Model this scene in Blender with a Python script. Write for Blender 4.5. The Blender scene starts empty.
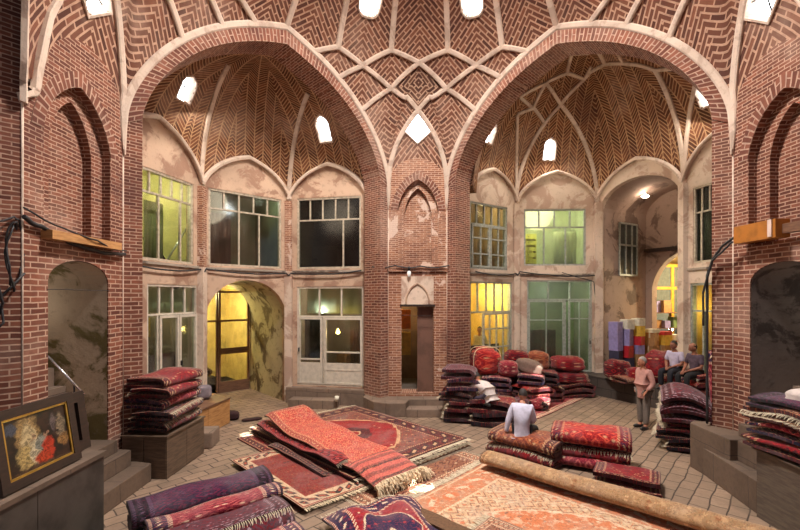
import bpy, bmesh, math, random
from math import sin, cos, pi, sqrt, radians, atan2, hypot
from mathutils import Vector, Matrix, noise
from mathutils.geometry import tessellate_polygon
random.seed(7)
COL = bpy.context.scene.collection
F = 430.0; EYE = 3.1; HOR = 298.0

def gp(px, py, z=0.0):
    """point at height z seen at this place of the photograph"""
    Y = F*(EYE-z)/(py-HOR)
    return Vector(((px-400)/F*Y, Y, z))

# ------------------------------------------------------------------ materials
def new_mat(name):
    m = bpy.data.materials.new(name); m.use_nodes = True
    nt = m.node_tree; nt.nodes.clear()
    out = nt.nodes.new('ShaderNodeOutputMaterial')
    b = nt.nodes.new('ShaderNodeBsdfPrincipled')
    nt.links.new(b.outputs[0], out.inputs[0])
    return m, nt, b
class G:
    """small node-graph writer"""
    def __init__(s, nt): s.nt = nt
    def put(s, inp, v):
        if isinstance(v, bpy.types.NodeSocket): s.nt.links.new(v, inp)
        elif v is not None:
            try: inp.default_value = v
            except Exception: inp.default_value = tuple(v)[:3] if hasattr(v, '__len__') else v
    def m(s, op, a, b=None, c=None, clamp=False):
        n = s.nt.nodes.new('ShaderNodeMath'); n.operation = op; n.use_clamp = clamp
        s.put(n.inputs[0], a)
        if b is not None: s.put(n.inputs[1], b)
        if c is not None: s.put(n.inputs[2], c)
        return n.outputs[0]
    def uv(s):
        n = s.nt.nodes.new('ShaderNodeUVMap'); n.uv_map = 'UVMap'; return n.outputs[0]
    def obj(s):
        n = s.nt.nodes.new('ShaderNodeTexCoord'); return n.outputs['Object']
    def sep(s, v):
        n = s.nt.nodes.new('ShaderNodeSeparateXYZ'); s.put(n.inputs[0], v); return n.outputs
    def comb(s, x, y, z=0.0):
        n = s.nt.nodes.new('ShaderNodeCombineXYZ')
        s.put(n.inputs[0], x); s.put(n.inputs[1], y); s.put(n.inputs[2], z); return n.outputs[0]
    def mix(s, f, a, b, blend='MIX'):
        n = s.nt.nodes.new('ShaderNodeMix'); n.data_type = 'RGBA'; n.blend_type = blend; n.clamp_factor = True
        s.put(n.inputs[0], f); s.put(n.inputs[6], c4(a)); s.put(n.inputs[7], c4(b)); return n.outputs[2]
    def noise(s, vec, scale, detail=3, rough=.55, dist=0.0):
        n = s.nt.nodes.new('ShaderNodeTexNoise'); s.put(n.inputs['Vector'], vec)
        n.inputs['Scale'].default_value = scale; n.inputs['Detail'].default_value = detail
        n.inputs['Roughness'].default_value = rough; n.inputs['Distortion'].default_value = dist
        return n.outputs[0]
    def vor(s, vec, scale, feature='F1', rnd=1.0, metric='EUCLIDEAN'):
        n = s.nt.nodes.new('ShaderNodeTexVoronoi'); n.feature = feature; n.distance = metric
        s.put(n.inputs['Vector'], vec); n.inputs['Scale'].default_value = scale
        n.inputs['Randomness'].default_value = rnd; return n.outputs
    def ss(s, v, a, b):
        n = s.nt.nodes.new('ShaderNodeMapRange'); n.interpolation_type = 'SMOOTHSTEP'
        s.put(n.inputs[0], v); n.inputs[1].default_value = a; n.inputs[2].default_value = b
        return n.outputs[0]
    def brick(s, vec, w, h, mort, c1, c2, cm, off=.5, smooth=.15):
        n = s.nt.nodes.new('ShaderNodeTexBrick'); s.put(n.inputs['Vector'], vec)
        for k, v in (('Color1', c4(c1)), ('Color2', c4(c2)), ('Mortar', c4(cm))): s.put(n.inputs[k], v)
        n.inputs['Scale'].default_value = 1; n.inputs['Mortar Size'].default_value = mort
        n.inputs['Mortar Smooth'].default_value = smooth
        n.inputs['Brick Width'].default_value = w; n.inputs['Row Height'].default_value = h
        n.offset = off; return n.outputs
    def bump(s, bsdf, h, strength=.4, dist=.01):
        n = s.nt.nodes.new('ShaderNodeBump'); n.inputs['Strength'].default_value = strength
        n.inputs['Distance'].default_value = dist; s.put(n.inputs['Height'], h)
        s.nt.links.new(n.outputs[0], bsdf.inputs['Normal'])
def c4(c):
    return c if isinstance(c, bpy.types.NodeSocket) else (c[0], c[1], c[2], 1.0)
def srgb(r, g, b):
    f = lambda v: (v/255/12.92) if v <= 10 else ((v/255+.055)/1.055)**2.4
    return (f(r), f(g), f(b))

def brick_mat(name, mode, c1=(.17,.052,.034), c2=(.27,.10,.062), cm=(.60,.40,.31), w=.23, h=.08, mort=.013,
              plaster=0.0, plaster_col=(.62,.46,.37), zig=.2, split=None):
    mat, nt, b = new_mat(name); g = G(nt)
    uvs = g.sep(g.uv()); u, v = uvs[0], uvs[1]
    wob = g.noise(g.obj(), 3.0, 2)
    v = g.m('ADD', v, g.m('MULTIPLY', g.m('SUBTRACT', wob, .5), .03))
    if mode == 'chevron':
        au = g.m('ABSOLUTE', u); x = g.m('MULTIPLY', g.m('ADD', au, v), .7071); y = g.m('MULTIPLY', g.m('SUBTRACT', v, au), .7071)
        vec = g.comb(x, y)
    elif mode == 'diamond':
        au = g.m('ABSOLUTE', u); av = g.m('ABSOLUTE', v)
        vec = g.comb(g.m('MULTIPLY', g.m('SUBTRACT', au, av), .7071), g.m('MULTIPLY', g.m('ADD', au, av), .7071))
    elif mode == 'herring':
        pp = g.m('PINGPONG', g.m('ADD', u, 40.0), zig)
        # rows cut across so that each tooth is one brick long
        vec = g.comb(g.m('ADD', u, 40.0), g.m('ADD', v, pp)); w = zig; 
    else: vec = g.comb(u, v)
    bk = g.brick(vec, w, h, mort, c1, c2, cm, off=(0.0 if mode == 'herring' else .5))
    if split:
        bk2 = g.brick(vec, split[1], split[2], split[3], c1, c2, cm); f = g.ss(v, split[0]-.005, split[0]+.005)
        n = nt.nodes.new('ShaderNodeMix'); nt.links.new(f, n.inputs[0]); nt.links.new(bk[1], n.inputs[2]); nt.links.new(bk2[1], n.inputs[3])
        bk = (g.mix(f, bk[0], bk2[0]), n.outputs[0])
    big = g.noise(g.obj(), .55, 4, .6)
    fine = g.noise(g.obj(), 9, 3, .6)
    col = g.mix(g.ss(big, .5, .68), bk[0], g.mix(.25, bk[0], (.62,.44,.34)))
    col = g.mix(g.ss(big, .47, .3), col, g.mix(.45, bk[0], (.075,.028,.026)))
    col = g.mix(g.m('MULTIPLY', g.ss(fine, .42, .62), .4), col, g.mix(.6, col, (.09,.035,.028)))
    if plaster:
        pn = g.noise(g.obj(), 1.1, 5, .7, .4)
        col = g.mix(g.ss(pn, 1-plaster, 1-plaster+.04), col, plaster_col)
    nt.links.new(col, b.inputs['Base Color']); b.inputs['Roughness'].default_value = .88
    b.inputs['Specular IOR Level'].default_value = .25
    g.bump(b, g.m('ADD', g.m('MULTIPLY', bk[1], -1.0), g.m('MULTIPLY', fine, .3)), .6, .012)
    return mat

def plaster_mat(name, base=(.56,.41,.34), dark=(.17,.09,.075), amount=.5, scale=1.6):
    mat, nt, b = new_mat(name); g = G(nt)
    n1 = g.noise(g.obj(), scale, 6, .65, .6); n2 = g.noise(g.obj(), scale*5, 5, .7); n3 = g.noise(g.obj(), scale*.5, 2)
    col = g.mix(g.ss(n3, .3, .7), base, [c*.8 for c in base])
    col = g.mix(g.m('MULTIPLY', g.ss(n1, .5, .58), amount), col, dark)
    col = g.mix(g.m('MULTIPLY', g.ss(n2, .52, .7), .45*amount+.15), col, [c*.5 for c in base])
    nt.links.new(col, b.inputs['Base Color']); b.inputs['Roughness'].default_value = .9
    g.bump(b, g.m('ADD', n1, g.m('MULTIPLY', n2, .5)), .5, .03)
    return mat

def plain_mat(name, c, rough=.6, metal=0.0, var=.25, scale=8, emit=0.0, bump=.15):
    mat, nt, b = new_mat(name); g = G(nt)
    n = g.noise(g.obj(), scale, 4, .6)
    col = g.mix(g.ss(n, .35, .7), c, [k*(1-var) for k in c])
    nt.links.new(col, b.inputs['Base Color'])
    b.inputs['Roughness'].default_value = rough; b.inputs['Metallic'].default_value = metal
    if emit:
        b.inputs['Emission Color'].default_value = c4(c); b.inputs['Emission Strength'].default_value = emit
    if bump: g.bump(b, n, bump, .01)
    return mat

def wood_mat(name, c, c2, scale=1.0, rough=.55):
    mat, nt, b = new_mat(name); g = G(nt)
    o = g.sep(g.obj()); vec = g.comb(g.m('MULTIPLY', o[0], 2*scale), g.m('MULTIPLY', o[1], 2*scale), g.m('MULTIPLY', o[2], 14*scale))
    n = g.noise(vec, 2.2, 5, .6, .5)
    col = g.mix(g.ss(n, .3, .7), c, c2)
    nt.links.new(col, b.inputs['Base Color']); b.inputs['Roughness'].default_value = rough
    g.bump(b, n, .25, .006); return mat

def stone_mat(name, c, cm, w=.42, h=.26, rot=0.0, mort=.012, dark=.5, rough=.75):
    mat, nt, b = new_mat(name); g = G(nt)
    uvs = g.sep(g.uv()); cr, sr = cos(rot), sin(rot)
    x = g.m('ADD', g.m('MULTIPLY', uvs[0], cr), g.m('MULTIPLY', uvs[1], sr))
    y = g.m('SUBTRACT', g.m('MULTIPLY', uvs[1], cr), g.m('MULTIPLY', uvs[0], sr))
    wb = g.noise(g.obj(), 1.3, 2); x = g.m('ADD', x, g.m('MULTIPLY', wb, .12)); y = g.m('ADD', y, g.m('MULTIPLY', wb, .1))
    bk = g.brick(g.comb(x, y), w, h, mort, c, [k*.72 for k in c], cm, smooth=.4)
    n1 = g.noise(g.obj(), 1.1, 5, .65, .3); n2 = g.noise(g.obj(), 14, 4, .6)
    col = g.mix(g.m('MULTIPLY', g.ss(n1, .45, .7), dark), bk[0], [k*.35 for k in c])
    col = g.mix(g.m('MULTIPLY', g.ss(n2, .4, .75), .4), col, [k*.5 for k in c])
    nt.links.new(col, b.inputs['Base Color']); b.inputs['Roughness'].default_value = rough
    g.bump(b, g.m('ADD', g.m('MULTIPLY', bk[1], -1.0), g.m('MULTIPLY', n2, .35)), .55, .015)
    return mat

def glass_mat(name, tint=(.8,.86,.8), refl=.10, rough=.08):
    m = bpy.data.materials.new(name); m.use_nodes = True; nt = m.node_tree; nt.nodes.clear(); g = G(nt)
    out = nt.nodes.new('ShaderNodeOutputMaterial'); t = nt.nodes.new('ShaderNodeBsdfTransparent')
    t.inputs[0].default_value = c4(tint); gl = nt.nodes.new('ShaderNodeBsdfGlossy')
    gl.inputs[0].default_value = (.9,.9,.9,1); gl.inputs['Roughness'].default_value = rough
    mx = nt.nodes.new('ShaderNodeMixShader')
    nt.links.new(g.m('ADD', g.m('MULTIPLY', g.noise(g.obj(), 2.5, 2), refl), refl*.6), mx.inputs[0])
    nt.links.new(t.outputs[0], mx.inputs[1]); nt.links.new(gl.outputs[0], mx.inputs[2])
    nt.links.new(mx.outputs[0], out.inputs[0]); return m

def emit_mat(name, c, s):
    m = bpy.data.materials.new(name); m.use_nodes = True; nt = m.node_tree; nt.nodes.clear()
    out = nt.nodes.new('ShaderNodeOutputMaterial'); e = nt.nodes.new('ShaderNodeEmission')
    e.inputs[0].default_value = c4(c); e.inputs[1].default_value = s
    nt.links.new(e.outputs[0], out.inputs[0]); return m

def rug_mat(name, W, L, field, border, guard, mot1, mot2, med=None, ms=9.0, bw=.22, medsize=(.32,.36), stripes=False, pale=.0, mottle=0.0, bands=None):
    """a knotted rug: field with mirrored motifs, border with its own motifs, guard stripes, medallion"""
    mat, nt, b = new_mat(name); g = G(nt)
    uvs = g.sep(g.uv())
    x = g.m('MULTIPLY', uvs[0], W); y = g.m('MULTIPLY', uvs[1], L)
    q = .014
    x = g.m('SNAP', x, q); y = g.m('SNAP', y, q)
    xs = g.m('ABSOLUTE', g.m('SUBTRACT', x, W/2)); ys = g.m('ABSOLUTE', g.m('SUBTRACT', y, L/2))
    d = g.m('MINIMUM', g.m('SUBTRACT', W/2, xs), g.m('SUBTRACT', L/2, ys))
    vec = g.comb(xs, ys)
    v1 = g.vor(vec, ms*.55, 'F1', .55, 'MANHATTAN'); v2 = g.vor(vec, ms*1.25, 'F1', .9)
    n1 = g.noise(vec, ms*.7, 2, .5)
    rings = g.m('PINGPONG', g.m('MULTIPLY', v1[0], 2.2), .5)
    col = g.mix(g.m('MULTIPLY', g.ss(n1, .4, .65), .5), field, [k*.55 for k in field])
    col = g.mix(g.ss(rings, .34, .40), col, mot2)
    col = g.mix(g.ss(v1[0], .26, .2), col, mot1)
    col = g.mix(g.m('MULTIPLY', g.ss(v2[0], .30, .22), .85), col, g.mix(g.ss(n1, .48, .52), mot2, guard))
    if stripes:
        st = g.m('PINGPONG', xs, .09)
        col = g.mix(g.ss(st, .045, .05), col, mot1); col = g.mix(g.ss(st, .078, .082), col, guard)
    if med is not None:
        mm = g.m('ADD', g.m('DIVIDE', xs, W*medsize[0]), g.m('DIVIDE', ys, L*medsize[1]))
        rr = g.m('POWER', g.m('ADD', g.m('POWER', g.m('DIVIDE', xs, W*medsize[0]), 2.0), g.m('POWER', g.m('DIVIDE', ys, L*medsize[1]), 2.0)), .5)
        mm = g.m('ADD', g.m('MULTIPLY', mm, .45), g.m('MULTIPLY', rr, .62))
        mm = g.m('ADD', mm, g.m('MULTIPLY', g.m('PINGPONG', g.m('ADD', xs, ys), .07), .6))
        mc = g.mix(g.ss(v2[0], .3, .2), med, mot2); mc = g.mix(g.ss(v1[0], .2, .15), mc, guard)
        col = g.mix(g.ss(mm, 1.02, 1.0), col, mc)
        col = g.mix(g.m('MULTIPLY', g.ss(mm, 1.02, 1.0), g.ss(mm, .95, .97)), col, guard)
        core = g.mix(g.ss(v2[0], .34, .24), border, mot1)
        col = g.mix(g.ss(mm, .40, .38), col, core)
        col = g.mix(g.m('MULTIPLY', g.ss(mm, .18, .16), 1.0), col, guard)
        col = g.mix(g.ss(mm, .12, .1), col, med)
    # border
    along = g.m('ADD', xs, ys)
    bt = g.m('PINGPONG', along, bw*.36); bd = g.m('ABSOLUTE', g.m('SUBTRACT', d, bw*.52))
    bm = g.m('ADD', bt, bd)
    bc = g.mix(g.ss(bm, bw*.34, bw*.28), border, mot1); bc = g.mix(g.ss(bm, bw*.18, bw*.14), bc, guard)
    bc = g.mix(g.m('MULTIPLY', g.ss(v2[0], .28, .2), .8), bc, mot2)
    col = g.mix(g.ss(d, bw+.004, bw), col, bc)
    tick = g.ss(g.m('PINGPONG', along, .03), .012, .018)
    gc = g.mix(tick, guard, field)
    for e in (bw, bw*.14):
        s1 = g.m('MULTIPLY', g.ss(d, e-.022, e-.019), g.ss(d, e+.019, e+.016))
        col = g.mix(s1, col, gc)
    col = g.mix(g.ss(d, .018, .014), col, [k*.6 for k in border])
    if bands:      # woven bands across the near end
        ye = g.m('SUBTRACT', L, y); bb = g.mix(g.ss(g.m('PINGPONG', ye, .09), .04, .05), bands[0], bands[1])
        bb = g.mix(g.m('MULTIPLY', g.ss(g.m('PINGPONG', g.m('ADD', ye, .05), .16), .13, .145), 1.0), bb, bands[2])
        bb = g.mix(g.m('MULTIPLY', g.ss(v2[0], .3, .2), .6), bb, bands[0])
        col = g.mix(g.ss(ye, bands[3]+.01, bands[3]), col, bb)
    kn = g.noise(vec, 34, 2, .6); kn2 = g.noise(vec, 9, 4, .7, .5)
    col = g.mix(g.m('MULTIPLY', g.ss(kn, .52, .62), .42+mottle), col, mot2 if not mottle else mot1)
    col = g.mix(g.m('MULTIPLY', g.ss(kn, .48, .38), .40), col, [k*.35 for k in border])
    col = g.mix(g.m('MULTIPLY', g.ss(kn2, .5, .62), .30+mottle), col, guard if mottle else mot1)
    wear = g.noise(g.obj(), 2.2, 4, .6)
    col = g.mix(g.m('MULTIPLY', g.ss(wear, .45, .75), .3+pale), col, [.5*k+.16 for k in field])
    nt.links.new(col, b.inputs['Base Color']); b.inputs['Roughness'].default_value = .95
    b.inputs['Specular IOR Level'].default_value = .15
    b.inputs['Sheen Weight'].default_value = .15
    g.bump(b, g.noise(g.obj(), 120, 2), .35, .004)
    return mat

# ------------------------------------------------------------------ mesh helpers
class MB:
    def __init__(s): s.v = []; s.f = []; s.uv = []; s.mi = []; s.sm = []
    def face(s, pts, uvs=None, mi=0, smooth=False):
        k = len(s.v); s.v += [tuple(p) for p in pts]; s.f.append(list(range(k, k+len(pts))))
        s.uv.append(uvs if uvs else None); s.mi.append(mi); s.sm.append(smooth)
    def box(s, x0, x1, y0, y1, z0, z1, M=None, mi=0):
        P = [Vector((x, y, z)) for z in (z0, z1) for y in (y0, y1) for x in (x0, x1)]
        if M: P = [M @ p for p in P]
        for q, (w, h) in (((0,2,3,1), (0,1)), ((4,5,7,6), (0,1)), ((0,1,5,4), (0,2)), ((2,6,7,3), (0,2)), ((0,4,6,2), (1,2)), ((1,3,7,5), (1,2))):
            L = [(x0,x1),(y0,y1),(z0,z1)]
            uv = []
            for i in q:
                c = (L[0][i&1], L[1][(i>>1)&1], L[2][(i>>2)&1]); uv.append((c[w], c[h]))
            s.face([P[i] for i in q], uv, mi)
        return s
    def rod(s, a, b, r, r2=None, n=8, mi=0, flat=1.0):
        a, b = Vector(a), Vector(b); r2 = r if r2 is None else r2
        d = (b-a).normalized(); q = d.to_track_quat('Z', 'Y').to_matrix()
        A = [a+q@Vector((cos(2*pi*i/n)*r, sin(2*pi*i/n)*r*flat, 0)) for i in range(n)]
        B = [b+q@Vector((cos(2*pi*i/n)*r2, sin(2*pi*i/n)*r2*flat, 0)) for i in range(n)]
        for i in range(n): s.face([A[i], A[(i+1)%n], B[(i+1)%n], B[i]], None, mi, True)
        s.face(A[::-1], None, mi); s.face(B, None, mi); return s
    def lathe(s, prof, c=(0,0,0), n=16, mi=0):
        c = Vector(c)
        for (r0, z0), (r1, z1) in zip(prof, prof[1:]):
            for i in range(n):
                a0, a1 = 2*pi*i/n, 2*pi*(i+1)/n
                s.face([c+Vector((r0*cos(a0), r0*sin(a0), z0)), c+Vector((r0*cos(a1), r0*sin(a1), z0)),
                        c+Vector((r1*cos(a1), r1*sin(a1), z1)), c+Vector((r1*cos(a0), r1*sin(a0), z1))], None, mi, True)
        return s
    def build(s, name, mats, parent=None, weld=.0004, M=None):
        me = bpy.data.meshes.new(name)
        me.from_pydata(s.v, [], s.f)
        uvl = me.uv_layers.new(name='UVMap'); i = 0; dat = []
        for f, u in zip(s.f, s.uv):
            if u is None: u = [(0, 0)]*len(f)
            for c in u: dat += [c[0], c[1]]
        uvl.data.foreach_set('uv', dat)
        for m in (mats if isinstance(mats, (list, tuple)) else [mats]): me.materials.append(m)
        me.polygons.foreach_set('material_index', s.mi); me.polygons.foreach_set('use_smooth', s.sm)
        if weld:
            bm = bmesh.new(); bm.from_mesh(me); bmesh.ops.remove_doubles(bm, verts=bm.verts, dist=weld)
            bmesh.ops.recalc_face_normals(bm, faces=bm.faces); bm.to_mesh(me); bm.free()
        o = bpy.data.objects.new(name, me); COL.objects.link(o)
        if parent: o.parent = parent
        if M is not None: o.matrix_local = M
        return o
def tag(o, label=None, cat=None, group=None, kind=None):
    if label: o['label'] = label
    if cat: o['category'] = cat
    if group: o['group'] = group
    if kind: o['kind'] = kind
    return o
def empty(name, loc=(0,0,0), rz=0.0, **k):
    o = bpy.data.objects.new(name, None); COL.objects.link(o); o.location = loc; o.rotation_euler[2] = rz
    o.empty_display_size = .1
    return tag(o, **k)
def struct(o): o['kind'] = 'structure'; return o

def arch(s0, s1, z0, zs, za, n=14, power=1.7, pointed=True):
    """outline of an arched opening: up the left jamb, over, down the right"""
    c = (s0+s1)/2; h = (s1-s0)/2; P = [(s0, z0)]
    for i in range(n+1):
        t = -cos(pi*i/n); a = min(1, abs(t))
        if pointed: f = (1-a**2.5)**.60*.67+.33*(1-a)
        else: f = sqrt(max(0, 1-a*a))
        P.append((c+t*h, zs+(za-zs)*f))
    P.append((s1, z0)); return P

def panel(name, P, Q, z0, z1, holes, notches, thick, mats, nrm=1, parent=None, reveal_mi=0, uoff=0.0, poly=None):
    """upright wall from P to Q with openings; thickness goes to the side nrm"""
    P = Vector((P[0], P[1], 0)); Q = Vector((Q[0], Q[1], 0)); L = (Q-P).length; e = (Q-P)/L
    n = Vector((-e.y, e.x, 0))*nrm*thick
    at = lambda s, z: P+e*s+Vector((0, 0, z))
    out = [(0, z0)]
    for nc in sorted(notches, key=lambda q: q[0][0]): out += nc
    out += [(L, z0)] + (poly if poly else [(L, z1), (0, z1)])
    loops = [out]+[list(h) for h in holes]
    flat = [p for l in loops for p in l]
    tris = tessellate_polygon([[Vector((p[0], p[1], 0)) for p in l] for l in loops])
    mb = MB()
    for t in tris:
        pts = [flat[i] for i in t]; uv = [(p[0]+uoff, p[1]) for p in pts]
        mb.face([at(*p) for p in pts], uv); mb.face([at(*p)+n for p in pts], uv)
    for l in loops:
        acc = 0
        for a, b in zip(l, l[1:]+l[:1]):
            dl = hypot(a[0]-b[0], a[1]-b[1])
            steep = abs(b[1]-a[1]) > abs(b[0]-a[0])
            uv = [(0, a[1]), (0, b[1]), (thick, b[1]), (thick, a[1])] if steep else [(0, acc), (0, acc+dl), (thick, acc+dl), (thick, acc)]
            acc += dl
            mb.face([at(*a), at(*b), at(*b)+n, at(*a)+n], uv, reveal_mi if l is not loops[0] or (a in sum(notches, []) and b in sum(notches, [])) else 0)
    return mb.build(name, mats, parent)

def ribbon(mb, pts, nrms, w, d, mi=0):
    """raised flat rib along pts; nrms point into the room"""
    S = []
    for i, p in enumerate(pts):
        a = pts[max(0, i-1)]; b = pts[min(len(pts)-1, i+1)]
        t = (b-a).normalized(); n = nrms[i].normalized(); s = t.cross(n).normalized()
        wi = w[i] if isinstance(w, list) else w
        S.append([p-s*wi/2-n*.03, p-s*wi/2+n*d*.7, p-s*wi*.3+n*d, p+s*wi*.3+n*d, p+s*wi/2+n*d*.7, p+s*wi/2-n*.03])
    for A, B in zip(S, S[1:]):
        for i in range(5): mb.face([A[i], A[i+1], B[i+1], B[i]], [(0,0)]*4, mi)
    mb.face(S[0], None, mi); mb.face(S[-1][::-1], None, mi)

def tube(mb, pts, r, n=6, mi=0):
    pts = [Vector(p) for p in pts]; S = []
    for i, p in enumerate(pts):
        t = (pts[min(len(pts)-1, i+1)]-pts[max(0, i-1)]).normalized()
        a = t.cross(Vector((0,0,1)));  a = a.normalized() if a.length > .01 else Vector((1,0,0)); b = t.cross(a)
        S.append([p+a*cos(2*pi*k/n)*r+b*sin(2*pi*k/n)*r for k in range(n)])
    for A, B in zip(S, S[1:]):
        for k in range(n): mb.face([A[k], A[(k+1)%n], B[(k+1)%n], B[k]], None, mi, True)
    mb.face(S[0], None, mi); mb.face(S[-1][::-1], None, mi)

def sheet(S, nu, nv, t, uvf=None, smooth=True, curl=None):
    """thick cloth over the surface S(u,v) (u across, v along); t goes below the face"""
    mb = MB()
    P = [[S(i/nu, j/nv) for i in range(nu+1)] for j in range(nv+1)]
    N = [[None]*(nu+1) for _ in range(nv+1)]
    for j in range(nv+1):
        for i in range(nu+1):
            a = P[j][min(nu, i+1)]-P[j][max(0, i-1)]; b = P[min(nv, j+1)][i]-P[max(0, j-1)][i]
            c = a.cross(b); N[j][i] = c.normalized() if c.length > 1e-9 else Vector((0,0,1))
    Bk = [[P[j][i]-N[j][i]*t for i in range(nu+1)] for j in range(nv+1)]
    uv = uvf or (lambda u, v: (u, v))
    U = lambda i, j: uv(i/nu, j/nv)
    for j in range(nv):
        for i in range(nu):
            q = [(i,j),(i+1,j),(i+1,j+1),(i,j+1)]
            mb.face([P[b][a] for a, b in q], [U(a, b) for a, b in q], 0, smooth)
            mb.face([Bk[b][a] for a, b in q[::-1]], [U(a, b) for a, b in q[::-1]], 1, smooth)
    for i in range(nu):
        for j in (0, nv): mb.face([P[j][i], P[j][i+1], Bk[j][i+1], Bk[j][i]], [U(i,j), U(i+1,j), U(i+1,j), U(i,j)], 1)
    for j in range(nv):
        for i in (0, nu): mb.face([P[j][i], P[j+1][i], Bk[j+1][i], Bk[j][i]], [U(i,j), U(i,j+1), U(i,j+1), U(i,j)], 1)
    return mb, P, N

def fringe_mb(E, D, ln, r=.008, step=.02, droop=.02, rnd=None):
    """tassels hanging off the edge polyline E in directions D"""
    rnd = rnd or random.Random(3); mb = MB()
    tot = 0
    for a, b, da, db in zip(E, E[1:], D, D[1:]):
        L = (b-a).length; k = max(1, int(L/step))
        for i in range(k):
            t = (i+rnd.random()*.5)/k; p = a.lerp(b, t); d = da.lerp(db, t)
            if d.length < 1e-6: continue
            d = d.normalized(); l = ln*(.75+.45*rnd.random()); sw = (b-a).normalized()*rnd.uniform(-.35, .35)*l
            m = p+d*l*.5+sw*.3+Vector((0,0,droop*.2)); e = p+d*l+sw-Vector((0,0,droop*rnd.random()))
            mb.rod(p, m, r*.8, r, 4, flat=.7); mb.rod(m, e, r, r*.35, 4, flat=.7)
    return mb
# ------------------------------------------------------------------ palette
BR = brick_mat('brick_courses', 'plain', c1=(.105,.034,.022), c2=(.24,.085,.05), cm=(.46,.30,.22), w=.24, h=.076, mort=.010, split=(3.88, .20, .057, .008))
BRC = brick_mat('brick_courses_worn_lit', 'plain', c1=(.20,.07,.04), c2=(.38,.17,.095), cm=(.54,.36,.26), w=.24, h=.07, mort=.010, plaster=.42, split=(3.88, .20, .055, .009))  # worn and plastered brick; brighter light on the centre pier put into its tone
BCH = brick_mat('brick_chevron', 'chevron', c1=(.08,.030,.020), c2=(.20,.078,.045), cm=(.47,.29,.20), mort=.015, h=.088, w=.30)
BDI = brick_mat('brick_diamond', 'diamond', c1=(.07,.03,.022), c2=(.16,.07,.04), cm=(.46,.30,.21), mort=.016, h=.088, w=.30)
BHE = brick_mat('brick_herringbone', 'herring', c1=(.075,.028,.014), c2=(.20,.075,.034), cm=(.44,.26,.14), mort=.016, h=.10, zig=.25)
RIB = plaster_mat('rib_plaster', (.66,.52,.42), (.36,.25,.19), .55, 2.5)
PLA = plaster_mat('old_plaster', (.55,.38,.27), (.28,.15,.10), .8, 1.5)
PLW = plaster_mat('pale_plaster', (.66,.52,.41), (.36,.22,.16), .7, 1.4)
PLD = plaster_mat('grimy_plaster', (.36,.29,.23), (.10,.07,.055), .9, 1.4)
FLO = stone_mat('floor_pavers', (.30,.20,.135), (.045,.028,.02), .38, .23, radians(48))
STP = stone_mat('step_stone', (.24,.165,.12), (.07,.045,.035), .7, .4, 0, .008)
GRY = stone_mat('grey_slab', (.13,.10,.078), (.04,.03,.025), 1.4, .9, 0, .006)
FRM = plain_mat('painted_frame', (.52,.44,.33), .5, var=.4, scale=14)
FRG = plain_mat('grey_green_frame', (.36,.38,.33), .5, var=.4, scale=14)
FRW = plain_mat('white_door_paint', (.64,.57,.47), .45, var=.2)
IRON = plain_mat('dark_iron', (.03,.028,.03), .5, .4)
CAB = plain_mat('black_cable', (.02,.018,.02), .6)
GLS = glass_mat('window_glass')
GLD = glass_mat('dusty_glass', (.42,.46,.42), .05, .2)
GLP = glass_mat('pale_glass', (.82,.88,.78), .14, .3)
SKY = emit_mat('skylight_daylight', (.93,.97,1.0), 9.0)
WD1 = wood_mat('orange_wood', (.52,.27,.10), (.33,.15,.05))
WD2 = wood_mat('brown_wood', (.20,.10,.055), (.11,.05,.03))
WDK = wood_mat('dark_wood', (.035,.016,.010), (.018,.009,.006))

def spx(P, Q, px):
    e = (Vector(Q)-Vector(P)).normalized(); k = (px-400)/F
    return (k*P[1]-P[0])/(e.x-k*e.y)
def zpx(P, Q, s, py):
    e = (Vector(Q)-Vector(P)).normalized(); return EYE+(HOR-py)/F*(P[1]+e.y*s)
def fmat(P, Q):
    e = (Vector((Q[0], Q[1], 0))-Vector((P[0], P[1], 0))).normalized(); n = Vector((-e.y, e.x, 0))
    return Matrix(((e.x, n.x, 0, P[0]), (e.y, n.y, 0, P[1]), (0, 0, 1, 0), (0, 0, 0, 1)))

C0 = Vector((.49, 6.68)); CL, CR = (-.33, 12.0), (1.31, 12.0)
LF, LN, RF, RN = (-4.83, 7.5), (-4.83, 5.5), (5.81, 7.5), (5.81, 5.5)
def apro(a): a = min(1, abs(a)); return (1-a**2.5)**.60*.67+.33*(1-a)
DIRS = [(radians(a), (4.34 if abs(a) < 90 else 4.6)) for a in (45, -45, 135, -135)]
def domez(x, y):
    dx, dy = x-C0.x, y-C0.y; r = hypot(dx, dy)
    z = 6.25+5.06*sqrt(max(0, 1-(r/5.38)**2))
    best = max(DIRS, key=lambda q: (dx*sin(q[0])+dy*cos(q[0]))/q[1])
    p = dx*sin(best[0])+dy*cos(best[0]); u = dx*cos(best[0])-dy*sin(best[0]); a = min(1, abs(u)/3.18)
    return z-2.99*(sqrt(1-a*a)-apro(a))*max(0, p/best[1])**6
def domeR(az):
    r = 5.32/max(abs(cos(az)), abs(sin(az)), .01)
    for d, D in DIRS:
        c = cos(az-d)
        if c > .1: r = min(r, D/c)
    return r
def dpt(a, r):  # azimuth in degrees, plan radius
    a = radians(a); x, y = C0.x+r*sin(a), C0.y+r*cos(a); return Vector((x, y, domez(x, y)))
def dnrm(p):
    e = .02; gx = (domez(p.x+e, p.y)-domez(p.x-e, p.y))/(2*e); gy = (domez(p.x, p.y+e)-domez(p.x, p.y-e))/(2*e)
    return Vector((gx, gy, -1)).normalized()

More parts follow.
